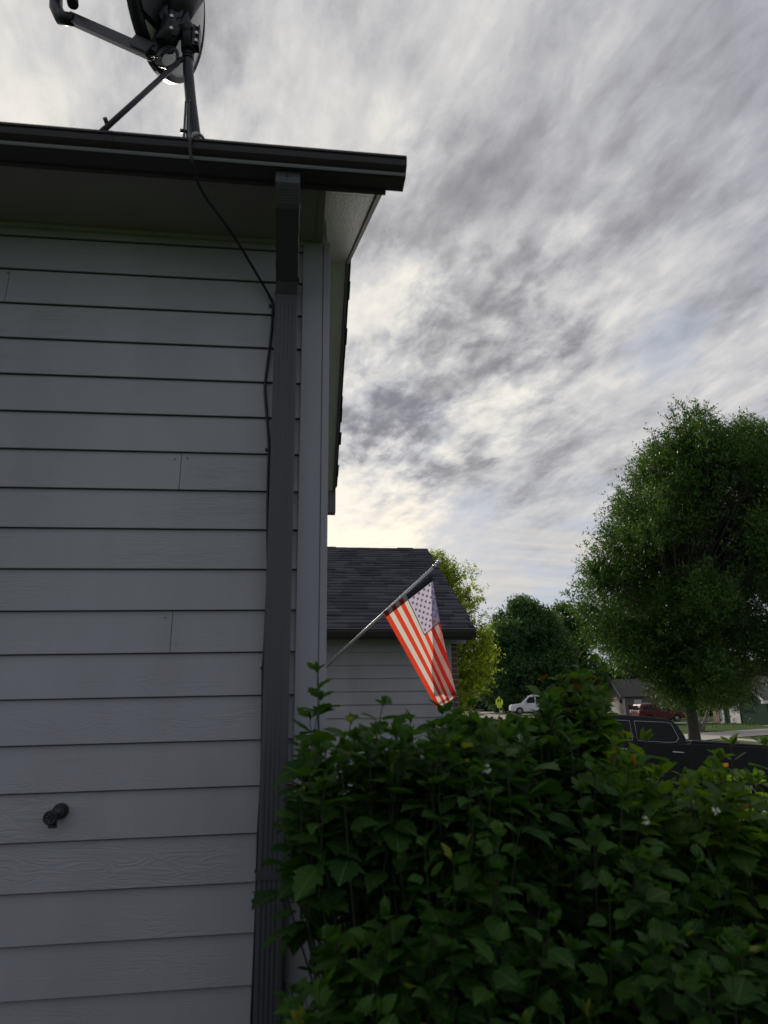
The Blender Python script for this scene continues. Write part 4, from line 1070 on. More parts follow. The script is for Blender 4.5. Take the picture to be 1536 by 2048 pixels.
def shrub(name, label, base, ells, nshoot, ml, seed, extra=(), leafL=.082, group=None):
    rng = np.random.default_rng(seed); rd = random.Random(seed)
    t = thing(name, label, 'shrub', base, group=group); B = Vector(base)
    shoots = []                                   # (start, end, n_pairs, scale)
    for i in range(nshoot):
        cx, cy, cz, rx, ry, rz = rd.choices(ells, weights=[e[3] * e[4] for e in ells])[0]
        while True:
            d = Vector((rd.gauss(0, 1), rd.gauss(0, 1), rd.gauss(.35, 1))).normalized()
            if d.z > -.75: break
        q = rd.uniform(.22, 1.0) ** .40
        e = Vector((cx + d.x * rx * q, cy + d.y * ry * q, cz + d.z * rz * q))
        if e.z < .35: continue
        if e.y > 2.78 and e.x < .30: continue
        if e.x < (-.04 if e.y < 2.0 else .03): continue
        g = Vector((d.x * .6, d.y * .6, .9 + abs(d.z))).normalized(); L_ = rd.uniform(.22, .42)
        shoots.append((e - g * L_, e, rd.randint(5, 7), rd.uniform(.75, 1.15)))
    for (px_, py_, Y, L_, n_, s_) in extra:
        e = at(px_, py_, Y); lean = Vector((rd.uniform(-.25, .25), rd.uniform(-.1, .1), 1)).normalized()
        shoots.append((e - lean * L_, e, n_, s_))
    stem = MB(); groups = [[], [], []]
    for (a, b, n, s_) in shoots:
        ax = (b - a); L_ = ax.length; ax.normalize()
        root = Vector((B.x + (a.x - B.x) * .35, B.y + (a.y - B.y) * .35, 0)); m1 = root.lerp(a, .6) + Vector((rd.uniform(-.04, .04), rd.uniform(-.04, .04), 0))
        stem.tube([root - B, m1 - B, a - B, b - B], [.005, .0036, .0026, .0013], 5, cap=False)
        side = ax.orthogonal().normalized(); side = Matrix.Rotation(rd.uniform(0, 6.28), 3, ax) @ side
        nl = n * 2 + 3
        for k in range(n):
            f = k / (n - 1); p = a + ax * L_ * (f ** .85)
            sd = side if k % 2 == 0 else ax.cross(side)
            for sg in (-1, 1):
                out = sd * sg
                lift = -.15 + 1.1 * f ** 1.5 + rd.uniform(-.2, .25)
                D = (out + ax * lift + Vector((rd.uniform(-.25, .25), rd.uniform(-.25, .25), rd.uniform(-.25, .1)))).normalized()
                sz = leafL * s_ * (1.05 - .55 * f ** 2.2) * rd.uniform(.75, 1.2)
                nh = ax * 1.0 + Vector((rd.gauss(0, .3), rd.gauss(0, .3), rd.gauss(.25, .3)))
                groups[rd.randrange(3)].append((tuple(p + D * .012 - B), tuple(D), tuple(nh), sz, rd.uniform(.85, 1.15), min(.999, max(0, rd.random() * .8 + .2 * f))))
        # tip rosette
        for k in range(3):
            D = (ax * 1.6 + Vector((rd.gauss(0, .5), rd.gauss(0, .5), 0))).normalized()
            groups[0].append((tuple(b - B), tuple(D), tuple(side), leafL * s_ * rd.uniform(.3, .5), .8, rd.uniform(.6, .999)))
    stem.build('stem', M['stem'], t)
    Vs, Fs4, Rr, Lc = [], [], [], []; o = 0
    for gi, g in enumerate(groups):
        T, Fc = LT[gi]; n = len(g)
        P = np.array([q[0] for q in g]); D = np.array([q[1] for q in g]); Nh = np.array([q[2] for q in g]); S_ = np.array([q[3] for q in g]); W_ = np.array([q[4] for q in g]); r_ = np.array([q[5] for q in g])
        X, Y, Z = frames(D, Nh)
        bend = rng.uniform(-.9, 2.2, n)
        tx = T[None, :, 0] * (S_ * W_)[:, None]; ty = T[None, :, 1] * S_[:, None]; tz = (T[None, :, 2] * (.6 + .5 * bend[:, None])) * S_[:, None]
        V = P[:, None] + X[:, None] * tx[..., None] + Y[:, None] * ty[..., None] + Z[:, None] * tz[..., None]
        Vs.append(V.reshape(-1, 3)); Lc.append(np.tile(T, (n, 1))); Fs4.append((Fc[None] + (np.arange(n) * len(T))[:, None, None] + o).reshape(-1, 4)); o += n * len(T); Rr.append(np.repeat(r_, len(T)))
    me = np_mesh('foliage', np.concatenate(Vs), [np.concatenate(Fs4)], ml, np.concatenate(Rr), smooth=True)
    la = me.attributes.new('leaf', 'FLOAT_VECTOR', 'POINT'); la.data.foreach_set('vector', np.concatenate(Lc).astype(np.float32).ravel()); link('foliage', me, t)
    return t
def blossoms(parent, spots):
    Bv = parent.location
    rd = random.Random(8); w = mat('blossom_white', (.72, .74, .60), .6)
    for px_, py_, Y, r_ in spots:
        c = at(px_, py_, Y) - Bv; mb = MB()
        for _ in range(14):
            d = Vector((rd.gauss(0, 1), rd.gauss(0, 1), rd.gauss(0, 1))).normalized() * r_ * rd.uniform(.4, 1); n = Vector((rd.gauss(0, 1), rd.gauss(0, 1), rd.gauss(0, 1))).normalized(); u = n.orthogonal().normalized(); v = n.cross(u); q = r_ * .35
            for k in range(5):
                a = k * 2 * math.pi / 5; e = u * math.cos(a) + v * math.sin(a); f = u * math.cos(a + .5) + v * math.sin(a + .5); g = u * math.cos(a - .5) + v * math.sin(a - .5)
                mb.add([c + d, c + d + g * q * .6, c + d + e * q + n * q * .2, c + d + f * q * .6], [(0, 1, 2, 3)])
        mb.build('blossom', w, parent)
OUTL = [(590, 1560), (600, 1480), (640, 1440), (700, 1455), (740, 1430), (800, 1430), (850, 1460), (900, 1415), (950, 1412), (985, 1424), (1075, 1422), (1085, 1378), (1120, 1358), (1148, 1325), (1192, 1325), (1214, 1400), (1235, 1485),
        (1290, 1500), (1340, 1522), (1400, 1528), (1440, 1505), (1480, 1532), (1536, 1545), (1620, 1550)]
def crest(x0, x1, Y0, Y1, n, seed, lo=110):
    rd = random.Random(seed); out = []
    for _ in range(n):
        x = rd.uniform(x0, x1); y = np.interp(x, [p[0] for p in OUTL], [p[1] for p in OUTL])
        out.append((x, y + 28 + rd.uniform(0, 1) * lo, rd.uniform(Y0, Y1), rd.uniform(.22, .34), 6, rd.uniform(.85, 1.15)))
    return out
def shrubs():
    M['stem'] = mat('green_brown_stem', (.035, .045, .018), .7)
    A_ = bush_leaf_mat('viburnum_leaf_dark', (.016, .062, .012), (.060, .150, .020), c3=(.26, .27, .03), p3=.988)
    B_ = bush_leaf_mat('viburnum_leaf_tipped', (.020, .074, .012), (.085, .175, .022), c3=(.11, .050, .022), p3=.955)
    C_ = bush_leaf_mat('viburnum_leaf_bright', (.040, .110, .014), (.125, .225, .022), trans=.5, c3=(.30, .13, .03), p3=.985)
    sa = shrub('viburnum_shrub', 'dark leafy shrub against the corner board, tall shoot at its left end', (.5, 2.2, 0),
          [(.42, 2.15, .80, .40, .55, .80), (.85, 2.25, .77, .45, .55, .80), (.55, 1.75, .45, .50, .45, .62), (.98, 1.75, .5, .5, .45, .65), (.20, 1.85, .62, .28, .38, .54)], 1650, A_, 101,
          extra=[(634, 1345, 2.25, .34, 6, .95), (640, 1400, 2.3, .3, 6, 1.1), (765, 1412, 2.25, .26, 6, 1.15), (620, 1440, 2.2, .3, 5, 1.1), (885, 1428, 2.4, .28, 6, 1.15), (935, 1418, 2.4, .28, 6, 1.1), (700, 1450, 2.2, .26, 6, 1.1), (820, 1445, 2.2, .26, 6, 1.1), (610, 1500, 2.2, .3, 6, 1.0), (915, 1435, 2.6, .28, 6, 1.1), (600, 1610, 2.1, .3, 6, 1.0)] + crest(595, 1060, 1.95, 2.6, 170, 1, 120) + crest(900, 1110, 2.3, 2.75, 130, 9, 60))
    shrub('viburnum_shrub', 'tallest shrub with reddish new tips, in the middle of the row of shrubs', (1.12, 2.7, 0),
          [(1.08, 2.75, .85, .24, .40, .82), (1.02, 2.4, .60, .34, .4, .74), (1.25, 2.6, .55, .3, .4, .68)], 720, B_, 102,
          extra=[(1155, 1312, 2.8, .30, 6, .8), (1192, 1322, 2.85, .30, 6, .8), (1120, 1362, 2.8, .3, 6, 1.0), (1085, 1365, 2.75, .28, 6, 1.0), (1165, 1370, 2.8, .3, 6, 1.05), (1190, 1375, 2.8, .3, 6, .95), (1090, 1400, 2.7, .28, 6, 1.0), (1030, 1455, 2.7, .3, 6, 1.0), (1140, 1400, 2.75, .3, 6, 1.1), (1205, 1415, 2.75, .3, 6, .9), (970, 1465, 2.6, .3, 6, 1.05)] + crest(1065, 1210, 2.5, 3.0, 150, 2, 110), leafL=.080)
    sc3 = shrub('viburnum_shrub', 'lower brighter green shrub at the right edge in front of the truck', (1.9, 2.5, 0),
          [(1.65, 2.45, .55, .45, .5, .72), (2.05, 2.6, .55, .5, .5, .78), (1.55, 1.9, .40, .5, .45, .58), (2.1, 2.1, .4, .45, .45, .70)], 1150, C_, 103,
          extra=[(1292, 1482, 2.4, .26, 5, 1.1), (1330, 1545, 2.4, .26, 6, 1.1), (1420, 1540, 2.4, .28, 6, 1.15), (1462, 1490, 2.3, .30, 6, 1.15), (1440, 1520, 2.3, .25, 6, 1.1), (1520, 1560, 2.3, .28, 5, 1.0), (1532, 1492, 1.9, .22, 4, .9), (1375, 1560, 2.4, .28, 6, 1.1), (1250, 1480, 2.5, .28, 6, 1.0), (1270, 1530, 2.4, .28, 6, 1.1)] + crest(1215, 1600, 2.1, 2.8, 130, 3, 130), leafL=.086)
    blossoms(sa, [(972, 1536, 1.95, .014), (958, 1528, 1.97, .009), (1040, 1475, 2.2, .010)])
    blossoms(sc3, [(1290, 1640, 1.75, .011), (1432, 1622, 1.75, .010)])
shrubs()

# ------------------------------------------------------------------ vehicles
def paint(name, col, rough=.25): return mat(name, col, rough, coat=.25, spec=.35)
M['glass'] = mat('tinted_glass', (.004, .005, .006), .12, spec=.25)
M['tyre'] = mat('tyre_rubber', (.012, .012, .012), .85)
M['alloy'] = mat('alloy_rim', (.45, .46, .48), .28, metal=.8)
M['chrome'] = mat('chrome', (.42, .43, .45), .2, metal=1.0)
M['tail'] = mat('red_lens', (.30, .01, .01), .2)
M['lamp'] = mat('clear_lens', (.7, .72, .74), .15)
M['liner'] = mat('black_trim', (.01, .01, .011), .6)
def wheel(parent, x, y, r, w=.24):
    s = 1 if y > 0 else -1
    wp = bpy.data.objects.new('wheel', None); COL.objects.link(wp); wp.parent = parent; wp.location = (x, y, r)
    n = 36
    t = MB(); prof = [(r * .62, -w / 2), (r * .93, -w / 2), (r, -w * .36), (r, w * .36), (r * .93, w / 2), (r * .62, w / 2)]
    vs = []; fs = []
    for k in range(n):
        a = 2 * math.pi * k / n
        for rr, yy in prof: vs.append((rr * math.cos(a), yy, rr * math.sin(a)))
    m_ = len(prof)
    for k in range(n):
        for j in range(m_): fs.append((k * m_ + j, k * m_ + (j + 1) % m_, ((k + 1) % n) * m_ + (j + 1) % m_, ((k + 1) % n) * m_ + j))
    t.add(vs, fs, 0, True); t.build('tyre', M['tyre'], wp)
    a = MB(); a.tube([(0, s * w * .1, 0), (0, s * w * .12, 0)], r * .60, 28, 1)
    for q in range(6):
        an = q * math.pi / 3; c, s2 = math.cos(an), math.sin(an); px_, pz_ = -s2, c
        y1 = s * w * .42; y0 = s * w * .14
        P = []
        for rr, hw in ((.08, .05), (r * .60, .026)):
            for sg in (-1, 1):
                for yy in (y0, y1 - s * .02 * (rr > .1)): P.append((rr * c + px_ * hw * sg, yy, rr * s2 + pz_ * hw * sg))
        a.add(P, [(0, 1, 3, 2), (4, 6, 7, 5), (0, 4, 5, 1), (2, 3, 7, 6), (1, 5, 7, 3), (0, 2, 6, 4)])
    a.tube([(0, s * w * .1, 0), (0, s * w * .45, 0)], .075, 16)
    rg = [(r * .61 * math.cos(k * math.pi / 18), s * w * .40, r * .61 * math.sin(k * math.pi / 18)) for k in range(37)]
    a.tube(rg, .016, 6, cap=False)
    a.build('rim', [M['alloy'], M['liner']], wp)
def shell(prof, hw, top_in=None, zb=None, nseg=1):
    """closed body from a side profile (x,z); upper part drawn in by top_in per metre above zb"""
    n = len(prof); v = []; mb = MB()
    def yy(z, hw): 
        if top_in is None or z <= zb: return hw
        return hw - (z - zb) * top_in
    rings = [(-1, 1.0), (-1, .985), (1, .985), (1, 1.0)]
    cx = sum(p[0] for p in prof) / n; cz = sum(p[1] for p in prof) / n
    ys = []
    for sgn, sc1, off in ((-1, .97, 0), (-1, 1.0, .035), (1, 1.0, .035), (1, .97, 0)):
        for x, z in prof:
            v.append((cx + (x - cx) * (sc1 if sc1 == 1 else .985), sgn * (yy(z, hw) - off), cz + (z - cz) * (sc1 if sc1 == 1 else .97)))
    f = [tuple(range(n))[::-1], tuple(range(3 * n, 4 * n))]
    for k in range(3):
        for i in range(n): f.append((k * n + i, k * n + (i + 1) % n, (k + 1) * n + (i + 1) % n, (k + 1) * n + i))
    mb.add(v, f); return mb
def arc(cx, r, z0, x_from, x_to, n=8, cz=None):
    """wheel arch points between x_from and x_to along the sill"""
    cz = cz or r * .92; out = []
    for k in range(n + 1):
        a = math.pi * k / n * (1 if x_from < x_to else -1)
        a = math.pi - math.pi * k / n if x_from < x_to else math.pi * k / n
        out.append((cx + r * math.cos(a), cz * .9 + r * math.sin(a) * .98))
    return out
def side_window(parent, name, poly, hwf, m, trim=None, off=.006):
    """window pane on both sides: poly (x,z), hwf(z) = half width there"""
    for s in (-1, 1):
        mb = MB(); n = len(poly)
        v = [(x, s * (hwf(z) + off), z) for x, z in poly] + [(x, s * (hwf(z) - .02), z) for x, z in poly]
        mb.add(v, [tuple(range(n)), tuple(range(n, 2 * n))[::-1]] + [(i, (i + 1) % n, (i + 1) % n + n, i + n) for i in range(n)])
        w = mb.build(name, m, parent)
        if trim:
            MB().tube([(x, s * (hwf(z) + off + .003), z) for x, z in poly + poly[:1]], .006, 6, cap=False).build('window_trim', trim, w)
def pickup():
    # forward = +x locally; origin under the rear axle
    slope = math.atan(.0739)
    pos = Vector((8.90, 14.98, hgt(8.9) + .012))
    t = thing('pickup_truck', 'black crew-cab pickup truck parked on the driveway behind the shrubs', 'pickup truck', pos, (0, -slope * 1.0, math.pi))
    blk = mat('black_paint', (.008, .010, .014), .28, spec=.22, coat=.05)
    hw = .99
    # lower body with wheel arches; x=0 rear axle, front axle 3.73
    lo = [(-1.18, .62), (-1.2, 1.18), (-1.17, 1.40), (1.10, 1.38), (1.16, 1.36), (2.80, 1.34), (3.0, 1.33), (3.4, 1.32), (4.35, 1.22), (4.55, 1.10), (4.62, .78), (4.60, .42), (4.26, .40)]
    lo += [(3.73 + .49 * math.cos(a), .42 + .49 * math.sin(a)) for a in [math.pi * k / 8 for k in range(9)]] + [(3.22, .40), (.50, .42)]
    lo += [(.49 * math.cos(a), .42 + .49 * math.sin(a)) for a in [math.pi * k / 8 for k in range(9)]] + [(-.55, .52)]
    shell(lo, hw).build('body', blk, t, .012)
    hwf = lambda z: hw - .04 - (z - 1.34) * .30
    cab = [(.84, 1.33), (.88, 1.52), (.99, 1.76), (1.10, 1.855), (1.22, 1.888), (1.6, 1.905), (2.2, 1.902), (2.55, 1.87), (2.70, 1.82), (3.0, 1.60), (3.36, 1.33)]
    cab = [(x + .30, 1.33 + (z - 1.33) * .88) for x, z in cab]
    shell(cab, hw - .035, .30, 1.34).build('cab', blk, t, .02)
    W_ = lambda P: [(x + .30, 1.33 + (z - 1.33) * .88) for x, z in P]
    side_window(t, 'rear_door_window', W_([(1.04, 1.47), (1.12, 1.38), (1.28, 1.365), (1.92, 1.365), (1.92, 1.785), (1.28, 1.80), (1.15, 1.785)]), hwf, M['glass'], M['chrome'], .016)
    side_window(t, 'front_door_window', W_([(2.02, 1.365), (2.98, 1.355), (2.64, 1.72), (2.54, 1.775), (2.02, 1.785)]), hwf, M['glass'], M['chrome'], .016)
    mb = MB(); zt_, zb_ = 1.33 + .47 * .88, 1.36; mb.add([(3.05, -.68, zt_), (3.05, .68, zt_), (3.64, .82, zb_), (3.64, -.82, zb_)], [(0, 1, 2, 3)]); mb.add([(3.03, -.68, zt_ - .02), (3.03, .68, zt_ - .02), (3.62, .82, zb_ - .02), (3.62, -.82, zb_ - .02)], [(3, 2, 1, 0)])
    o = mb.build('windshield', M['glass'], t); o.location = (.022, 0, .022)
    for s in (-1, 1):
        for x in (1.42, 2.5):
            mb = MB(); mb.tube([(x - .13, s * (hw + .004), 1.185), (x - .12, s * (hw + .035), 1.19), (x + .10, s * (hw + .035), 1.19), (x + .11, s * (hw + .004), 1.185)], .016, 8); mb.build('door_handle', M['chrome'], t)
        mb = MB(); mb.box(-1.1, 1.08, s * .90 - .055, s * .90 + .055, 1.395, 1.425); mb.build('bed_rail', M['liner'], t, .006)
        mb = MB(); mb.box(-1.205, -1.15, s * .93 - .06, s * .93 + .066, .98, 1.33); mb.build('tail_light', M['tail'], t, .01)
        mb = MB(); mb.box(4.50, 4.62, s * .78 - .16, s * .78 + .16, .88, 1.08); mb.build('headlight', M['lamp'], t, .02)
        mb = MB(); mb.box(2.72, 2.80, s * 1.02 - .02, s * 1.02 + .20 * s if s > 0 else s * 1.02 + .02, 1.36, 1.36 + .26) if False else mb.box(2.96, 3.08, min(s * 1.0, s * 1.25), max(s * 1.0, s * 1.25), 1.34, 1.58); mb.build('wing_mirror', blk, t, .03)
    for xx in (1.135, 2.23): # shut lines read as thin recesses
        for s in (-1, 1):
            mb = MB(); mb.box(xx - .004, xx + .004, s * hw - .002, s * hw + .0015, .50, 1.33); mb.build('door_gap', M['liner'], t)
    mb = MB(); mb.box(-1.30, -1.19, -.95, .95, .50, .66); mb.build('bumper', M['chrome'], t, .02)
    mb = MB(); mb.box(4.60, 4.72, -.95, .95, .42, .66); mb.build('bumper', M['chrome'], t, .02)
    mb = MB(); mb.box(4.585, 4.64, -.58, .58, .72, 1.10); mb.build('grille', M['chrome'], t, .01)
    mb = MB(); mb.box(-1.12, 1.10, -.80, .80, 1.36, 1.41); mb.build('bed_cover', M['liner'], t, .01)
    for x in (0, 3.73):
        for y in (-.84, .84): wheel(t, x, y, .40, .27)
    return t
pickup()
def suv(name, label, cat, pos, rz, col, roof_rack=False, boxy=False, white=False):
    t = thing(name, label, cat, pos, (0, 0, rz))
    p = paint(name + '_paint', col); hw = .92
    lo = [(-.92, .50), (-.95, .80), (-.93, 1.08), (2.75, 1.04), (3.45, .96), (3.62, .80), (3.64, .40), (3.15, .34)]
    lo += [(2.72 + .40 * math.cos(a), .34 + .40 * math.sin(a)) for a in [math.pi * k / 7 for k in range(8)]] + [(2.3, .30), (.42, .30)]
    lo += [(.40 * math.cos(a), .34 + .40 * math.sin(a)) for a in [math.pi * k / 7 for k in range(8)]] + [(-.5, .40)]
    shell(lo, hw).build('body', p, t, .02)
    zt = 1.86 if boxy else 1.66
    gh = [(-.90, 1.05), (-.80, 1.30), (-.66 if not boxy else -.84, zt - .08), (-.45, zt - .01), (.5, zt + .02), (1.4, zt), (1.75, zt - .08), (2.62, 1.03)]
    shell(gh, hw - .03, .28, 1.05).build('greenhouse', p, t, .03)
    hwf = lambda z: hw - .03 - (z - 1.05) * .28
    zz = zt - .14
    side_window(t, 'quarter_window', [(-.55, 1.14), (.12, 1.12), (.12, zz), (-.40, zz - .03)], hwf, M['glass'])
    side_window(t, 'rear_window', [(.20, 1.12), (1.02, 1.11), (1.02, zz), (.20, zz)], hwf, M['glass'])
    side_window(t, 'front_window', [(1.12, 1.11), (2.20, 1.10), (1.66, zz - .02), (1.12, zz)], hwf, M['glass'])
    mb = MB(); mb.add([(1.80, -.62, zt - .10), (1.80, .62, zt - .10), (2.60, .78, 1.07), (2.60, -.78, 1.07), (1.77, -.62, zt - .14), (1.77, .62, zt - .14), (2.57, .78, 1.03), (2.57, -.78, 1.03)],
                      [(0, 3, 2, 1), (4, 5, 6, 7), (0, 1, 5, 4), (2, 3, 7, 6)]); mb.build('windshield', M['glass'], t).location = (.03, 0, .02)
    mb = MB(); mb.box(-.95, -.86, -.62, .62, 1.16, zt - .16); mb.build('rear_glass', M['glass'], t, .01)
    for s in (-1, 1):
        mb = MB(); mb.box(-.97, -.80, s * .80 - .1, s * .80 + .1, .88, 1.12); mb.build('tail_light', M['lamp'] if not boxy else M['tail'], t, .02)
        mb = MB(); mb.box(3.40, 3.60, s * .70 - .14, s * .70 + .14, .70, .90); mb.build('headlight', M['lamp'], t, .02)
        mb = MB(); mb.tube([(-.35, s * .62, zt + .01), (-.25, s * .62, zt + .06), (1.3, s * .62, zt + .06), (1.4, s * .62, zt + .01)], .018, 6); mb.build('roof_rail', M['chrome'], t)
        mb = MB(); mb.box(1.95, 2.10, min(s * .90, s * 1.08), max(s * .90, s * 1.08), 1.05, 1.2); mb.build('wing_mirror', p, t, .02)
    for x in (0, 2.72):
        for y in (-.78, .78): wheel(t, x, y, .35, .22)
    return t
c = at(1290, 1440, 65.5); suv('red_car', 'dark red SUV parked across the street behind the pickup cab', 'car', (c.x, 65.5, hgt(c.x) + rise(c.x, 65.5) + .03), 0, (.11, .007, .010))
c = at(1092, 1440, 80); wc = suv('white_car', 'white boxy SUV parked beyond the school sign, half hidden by shrub tips', 'car', (c.x, 80, hgt(c.x) + rise(c.x, 80)), math.pi - .2, (.75, .76, .78), boxy=True); wc.scale = (1.08, 1.08, 1.12)
c = at(975, 1430, 112); suv('dark_car', 'small dark car just left of the school sign', 'car', (c.x, 112, hgt(c.x) + rise(c.x, 112)), math.pi, (.02, .022, .03))

# ------------------------------------------------------------------ school crossing sign
def sign():
    Y = 81; c = at(998.5, 1405, Y); B = Vector((c.x, Y, hgt(c.x) + rise(c.x, Y)))
    t = thing('school_sign', 'fluorescent yellow-green school crossing sign on a grey post', 'road sign', B)
    k = 84 / F
    lime = mat('fluorescent_lime', (.78, 1.0, .03), .45)
    blk = mat('sign_black', (.012, .012, .012), .5)
    zt, zb = at(998, 1393, Y).z - B.z, at(998, 1409.5, Y).z - B.z
    MB().tube([(0, .05, -.1), (0, .05, zt - .1)], .035, 8).build('post', mat('galvanised_post', (.45, .46, .47), .45, metal=.5), t)
    w = .42; h = zt - zb
    pent = [(-w, zb), (w, zb), (w * 1.0, zb + h * .52), (0, zt), (-w * 1.0, zb + h * .52)]
    p = MB(); p.prism(pent, -.006, .006, 'y'); pl = p.build('pentagon', lime, t)
    b = MB(); q = [(x * .90, zb + .02 + (z - zb) * .93) for x, z in pent]
    for i in range(5):
        a, c2 = Vector((q[i][0], -.010, q[i][1])), Vector((q[(i + 1) % 5][0], -.010, q[(i + 1) % 5][1])); b.tube([a, c2], .008, 4)
    # two walking figures
    for dx, s in ((-.13, .95), (.12, 1.0)):
        z0 = zb + h * .14
        b.sphere((dx, -.012, z0 + .56 * s), .052, 10, 0, (1, .15, 1))
        b.prism([(dx - .065, z0 + .22 * s), (dx + .065, z0 + .22 * s), (dx + .075, z0 + .48 * s), (dx - .075, z0 + .48 * s)], -.014, -.0075)
        for sg in (-1, 1):
            b.prism([(dx + sg * .01, z0 + .24), (dx + sg * .055, z0 + .24), (dx + sg * .11, z0), (dx + sg * .06, z0)], -.014, -.0075)
            b.prism([(dx + sg * .05, z0 + .47 * s), (dx + sg * .08, z0 + .44 * s), (dx + sg * .14, z0 + .27 * s), (dx + sg * .11, z0 + .26 * s)], -.014, -.0075)
    b.build('symbol', blk, pl)
    z1 = zb - .04; p = MB(); p.prism([(-.27, z1 - .26), (.27, z1 - .26), (.27, z1), (-.27, z1)], -.006, .006, 'y'); pq = p.build('plaque', lime, t)
    b = MB(); b.prism([(-.18, z1 - .155), (.06, z1 - .155), (.06, z1 - .195), (.19, z1 - .125), (.06, z1 - .055), (.06, z1 - .095), (-.18, z1 - .095)], -.014, -.0075); b.build('arrow', blk, pq)
sign()

# ------------------------------------------------------------------ houses across the street
def far_siding(name, col, row=.2):
    m = bpy.data.materials.new(name); m.use_nodes = True; nt = m.node_tree; N = nt.nodes; L = nt.links; b = N['Principled BSDF']
    tc = N.new('ShaderNodeTexCoord'); sp = N.new('ShaderNodeSeparateXYZ'); L.new(tc.outputs['Object'], sp.inputs[0])
    f = N.new('ShaderNodeMath'); f.operation = 'DIVIDE'; L.new(sp.outputs[2], f.inputs[0]); f.inputs[1].default_value = row
    g = N.new('ShaderNodeMath'); g.operation = 'FRACT'; L.new(f.outputs[0], g.inputs[0])
    bn = N.new('ShaderNodeBump'); bn.inputs['Distance'].default_value = .05; bn.inputs['Strength'].default_value = 1; bn.invert = True
    L.new(g.outputs[0], bn.inputs['Height']); L.new(bn.outputs[0], b.inputs['Normal'])
    b.inputs['Base Color'].default_value = (*col, 1); b.inputs['Roughness'].default_value = .95; b.inputs['Specular IOR Level'].default_value = .03
    return m
def far_houses():
    pink = far_siding('pinkish_tan_siding', (.56, .48, .44)); taupe = far_siding('taupe_siding', (.16, .145, .13)); green = far_siding('dark_green_siding', (.035, .060, .045))
    tanb = mat('tan_brick', (.30, .22, .15), .9, noise=(20, .2, (1, 1, 1)))
    # tan gabled house: gable faces the street (-X)
    X, Y0 = 44.0, 94.0
    g0 = hgt(X) - .02
    h = thing('tan_house', 'small tan gabled house with brown roof, just left of the red car', 'house', (X, Y0, g0))
    ez, pz, hwid = 2.85, 5.0, 2.65
    MB().prism([(0, 0), (hwid * 2, 0), (hwid * 2, ez), (hwid, pz), (0, ez)], 0, 8, 'x').build('gable_wall', pink, h)
    MB().box(.3, 9, -.02, .0, 0, ez + .1).build('side_wall', taupe, h)
    def roofpl(parent, x0, x1, yA, zA, yB, zB, m, over=.35):
        mb = MB(); dy, dz = yB - yA, zB - zA; L_ = math.hypot(dy, dz); ny, nz = -dz / L_ * .1, dy / L_ * .1
        if nz < 0: ny, nz = -ny, -nz
        ya, za = yA - dy / L_ * over, zA - dz / L_ * over
        mb.add([(x0, ya, za), (x1, ya, za), (x1, yB, zB), (x0, yB, zB), (x0, ya + ny, za + nz), (x1, ya + ny, za + nz), (x1, yB + ny, zB + nz), (x0, yB + ny, zB + nz)],
               [(0, 1, 2, 3), (7, 6, 5, 4), (0, 4, 5, 1), (1, 5, 6, 2), (2, 6, 7, 3), (3, 7, 4, 0)])
        return mb.build('roof', m, parent)
    rb = mat('brown_roof', (.085, .078, .07), .9, noise=(6, .15, (1, 1, 3)))
    roofpl(h, -.4, 9, 0, ez, hwid, pz, rb); roofpl(h, -.4, 9, hwid * 2, ez, hwid, pz, rb)
    def rake(parent, x, pts, m, w=.16):
        mb = MB()
        for (ya, za), (yb, zb) in zip(pts[:-1], pts[1:]):
            mb.add([(x, ya, za), (x, yb, zb), (x, yb, zb - w), (x, ya, za - w), (x - .04, ya, za), (x - .04, yb, zb), (x - .04, yb, zb - w), (x - .04, ya, za - w)], [(0, 1, 2, 3), (7, 6, 5, 4), (0, 4, 5, 1), (1, 5, 6, 2), (2, 6, 7, 3), (3, 7, 4, 0)])
        mb.build('rake_board', m, parent)
    sl = (pz - ez) / hwid
    rake(h, -.41, [(-.32, ez - .32 * sl + .1), (hwid, pz + .1), (hwid * 2 + .32, ez - .32 * sl + .1)], M['white'])
    MB().box(-.03, .0, .95, 4.4, 0, 2.15).build('garage_door', M['white'], h)
    mb = MB(); n = 10
    for k in range(n): 
        a0, a1 = k / n, (k + 1) / n; y_ = lambda a: .8 + 3.75 * a; z_ = lambda a: 2.2 + .22 * math.sin(math.pi * a)
        mb.add([(-.05, y_(a0), z_(a0)), (-.05, y_(a1), z_(a1)), (-.05, y_(a1), z_(a1) + .13), (-.05, y_(a0), z_(a0) + .13), (0, y_(a0), z_(a0)), (0, y_(a1), z_(a1)), (0, y_(a1), z_(a1) + .13), (0, y_(a0), z_(a0) + .13)], [(0, 1, 2, 3), (0, 4, 5, 1), (3, 2, 6, 7)])
    mb.build('door_arch', M['white'], h)
    v = MB().box(-.05, 0, 2.0, 2.5, 3.25, 4.0).build('gable_vent', mat('vent_red', (.20, .08, .06), .7), h); MB().box(-.06, -.051, 2.08, 2.42, 3.32, 3.93).build('louvre', M['white'], v)
    l_ = MB().box(-.22, -.001, .30, .5, 1.9, 2.35); l_.build('porch_lamp', M['dark_plastic'], h)
    d = MB().box(1.55, 2.6, -.08, -.021, .1, 2.3).build('front_door', mat('door_grey', (.50, .49, .46), .5), h); MB().box(1.65, 2.5, -.1, -.081, .2, 1.0).build('door_panel', M['white'], d)
    MB().box(.75, 1.35, -.07, -.021, 1.1, 1.6).build('meter_box', M['liner'], h)
    # slice of a paler roof behind it on the left
    h2 = thing('pale_roof_house', 'house with a pale grey roof, only its corner showing left of the tan gable', 'house', (43.8, 106, hgt(44)))
    MB().prism([(0, 0), (9, 0), (9, 2.6), (4.5, 5.4), (0, 2.6)], 0, 2.6, 'x').build('wall', far_siding('pale_siding', (.45, .45, .43)), h2)
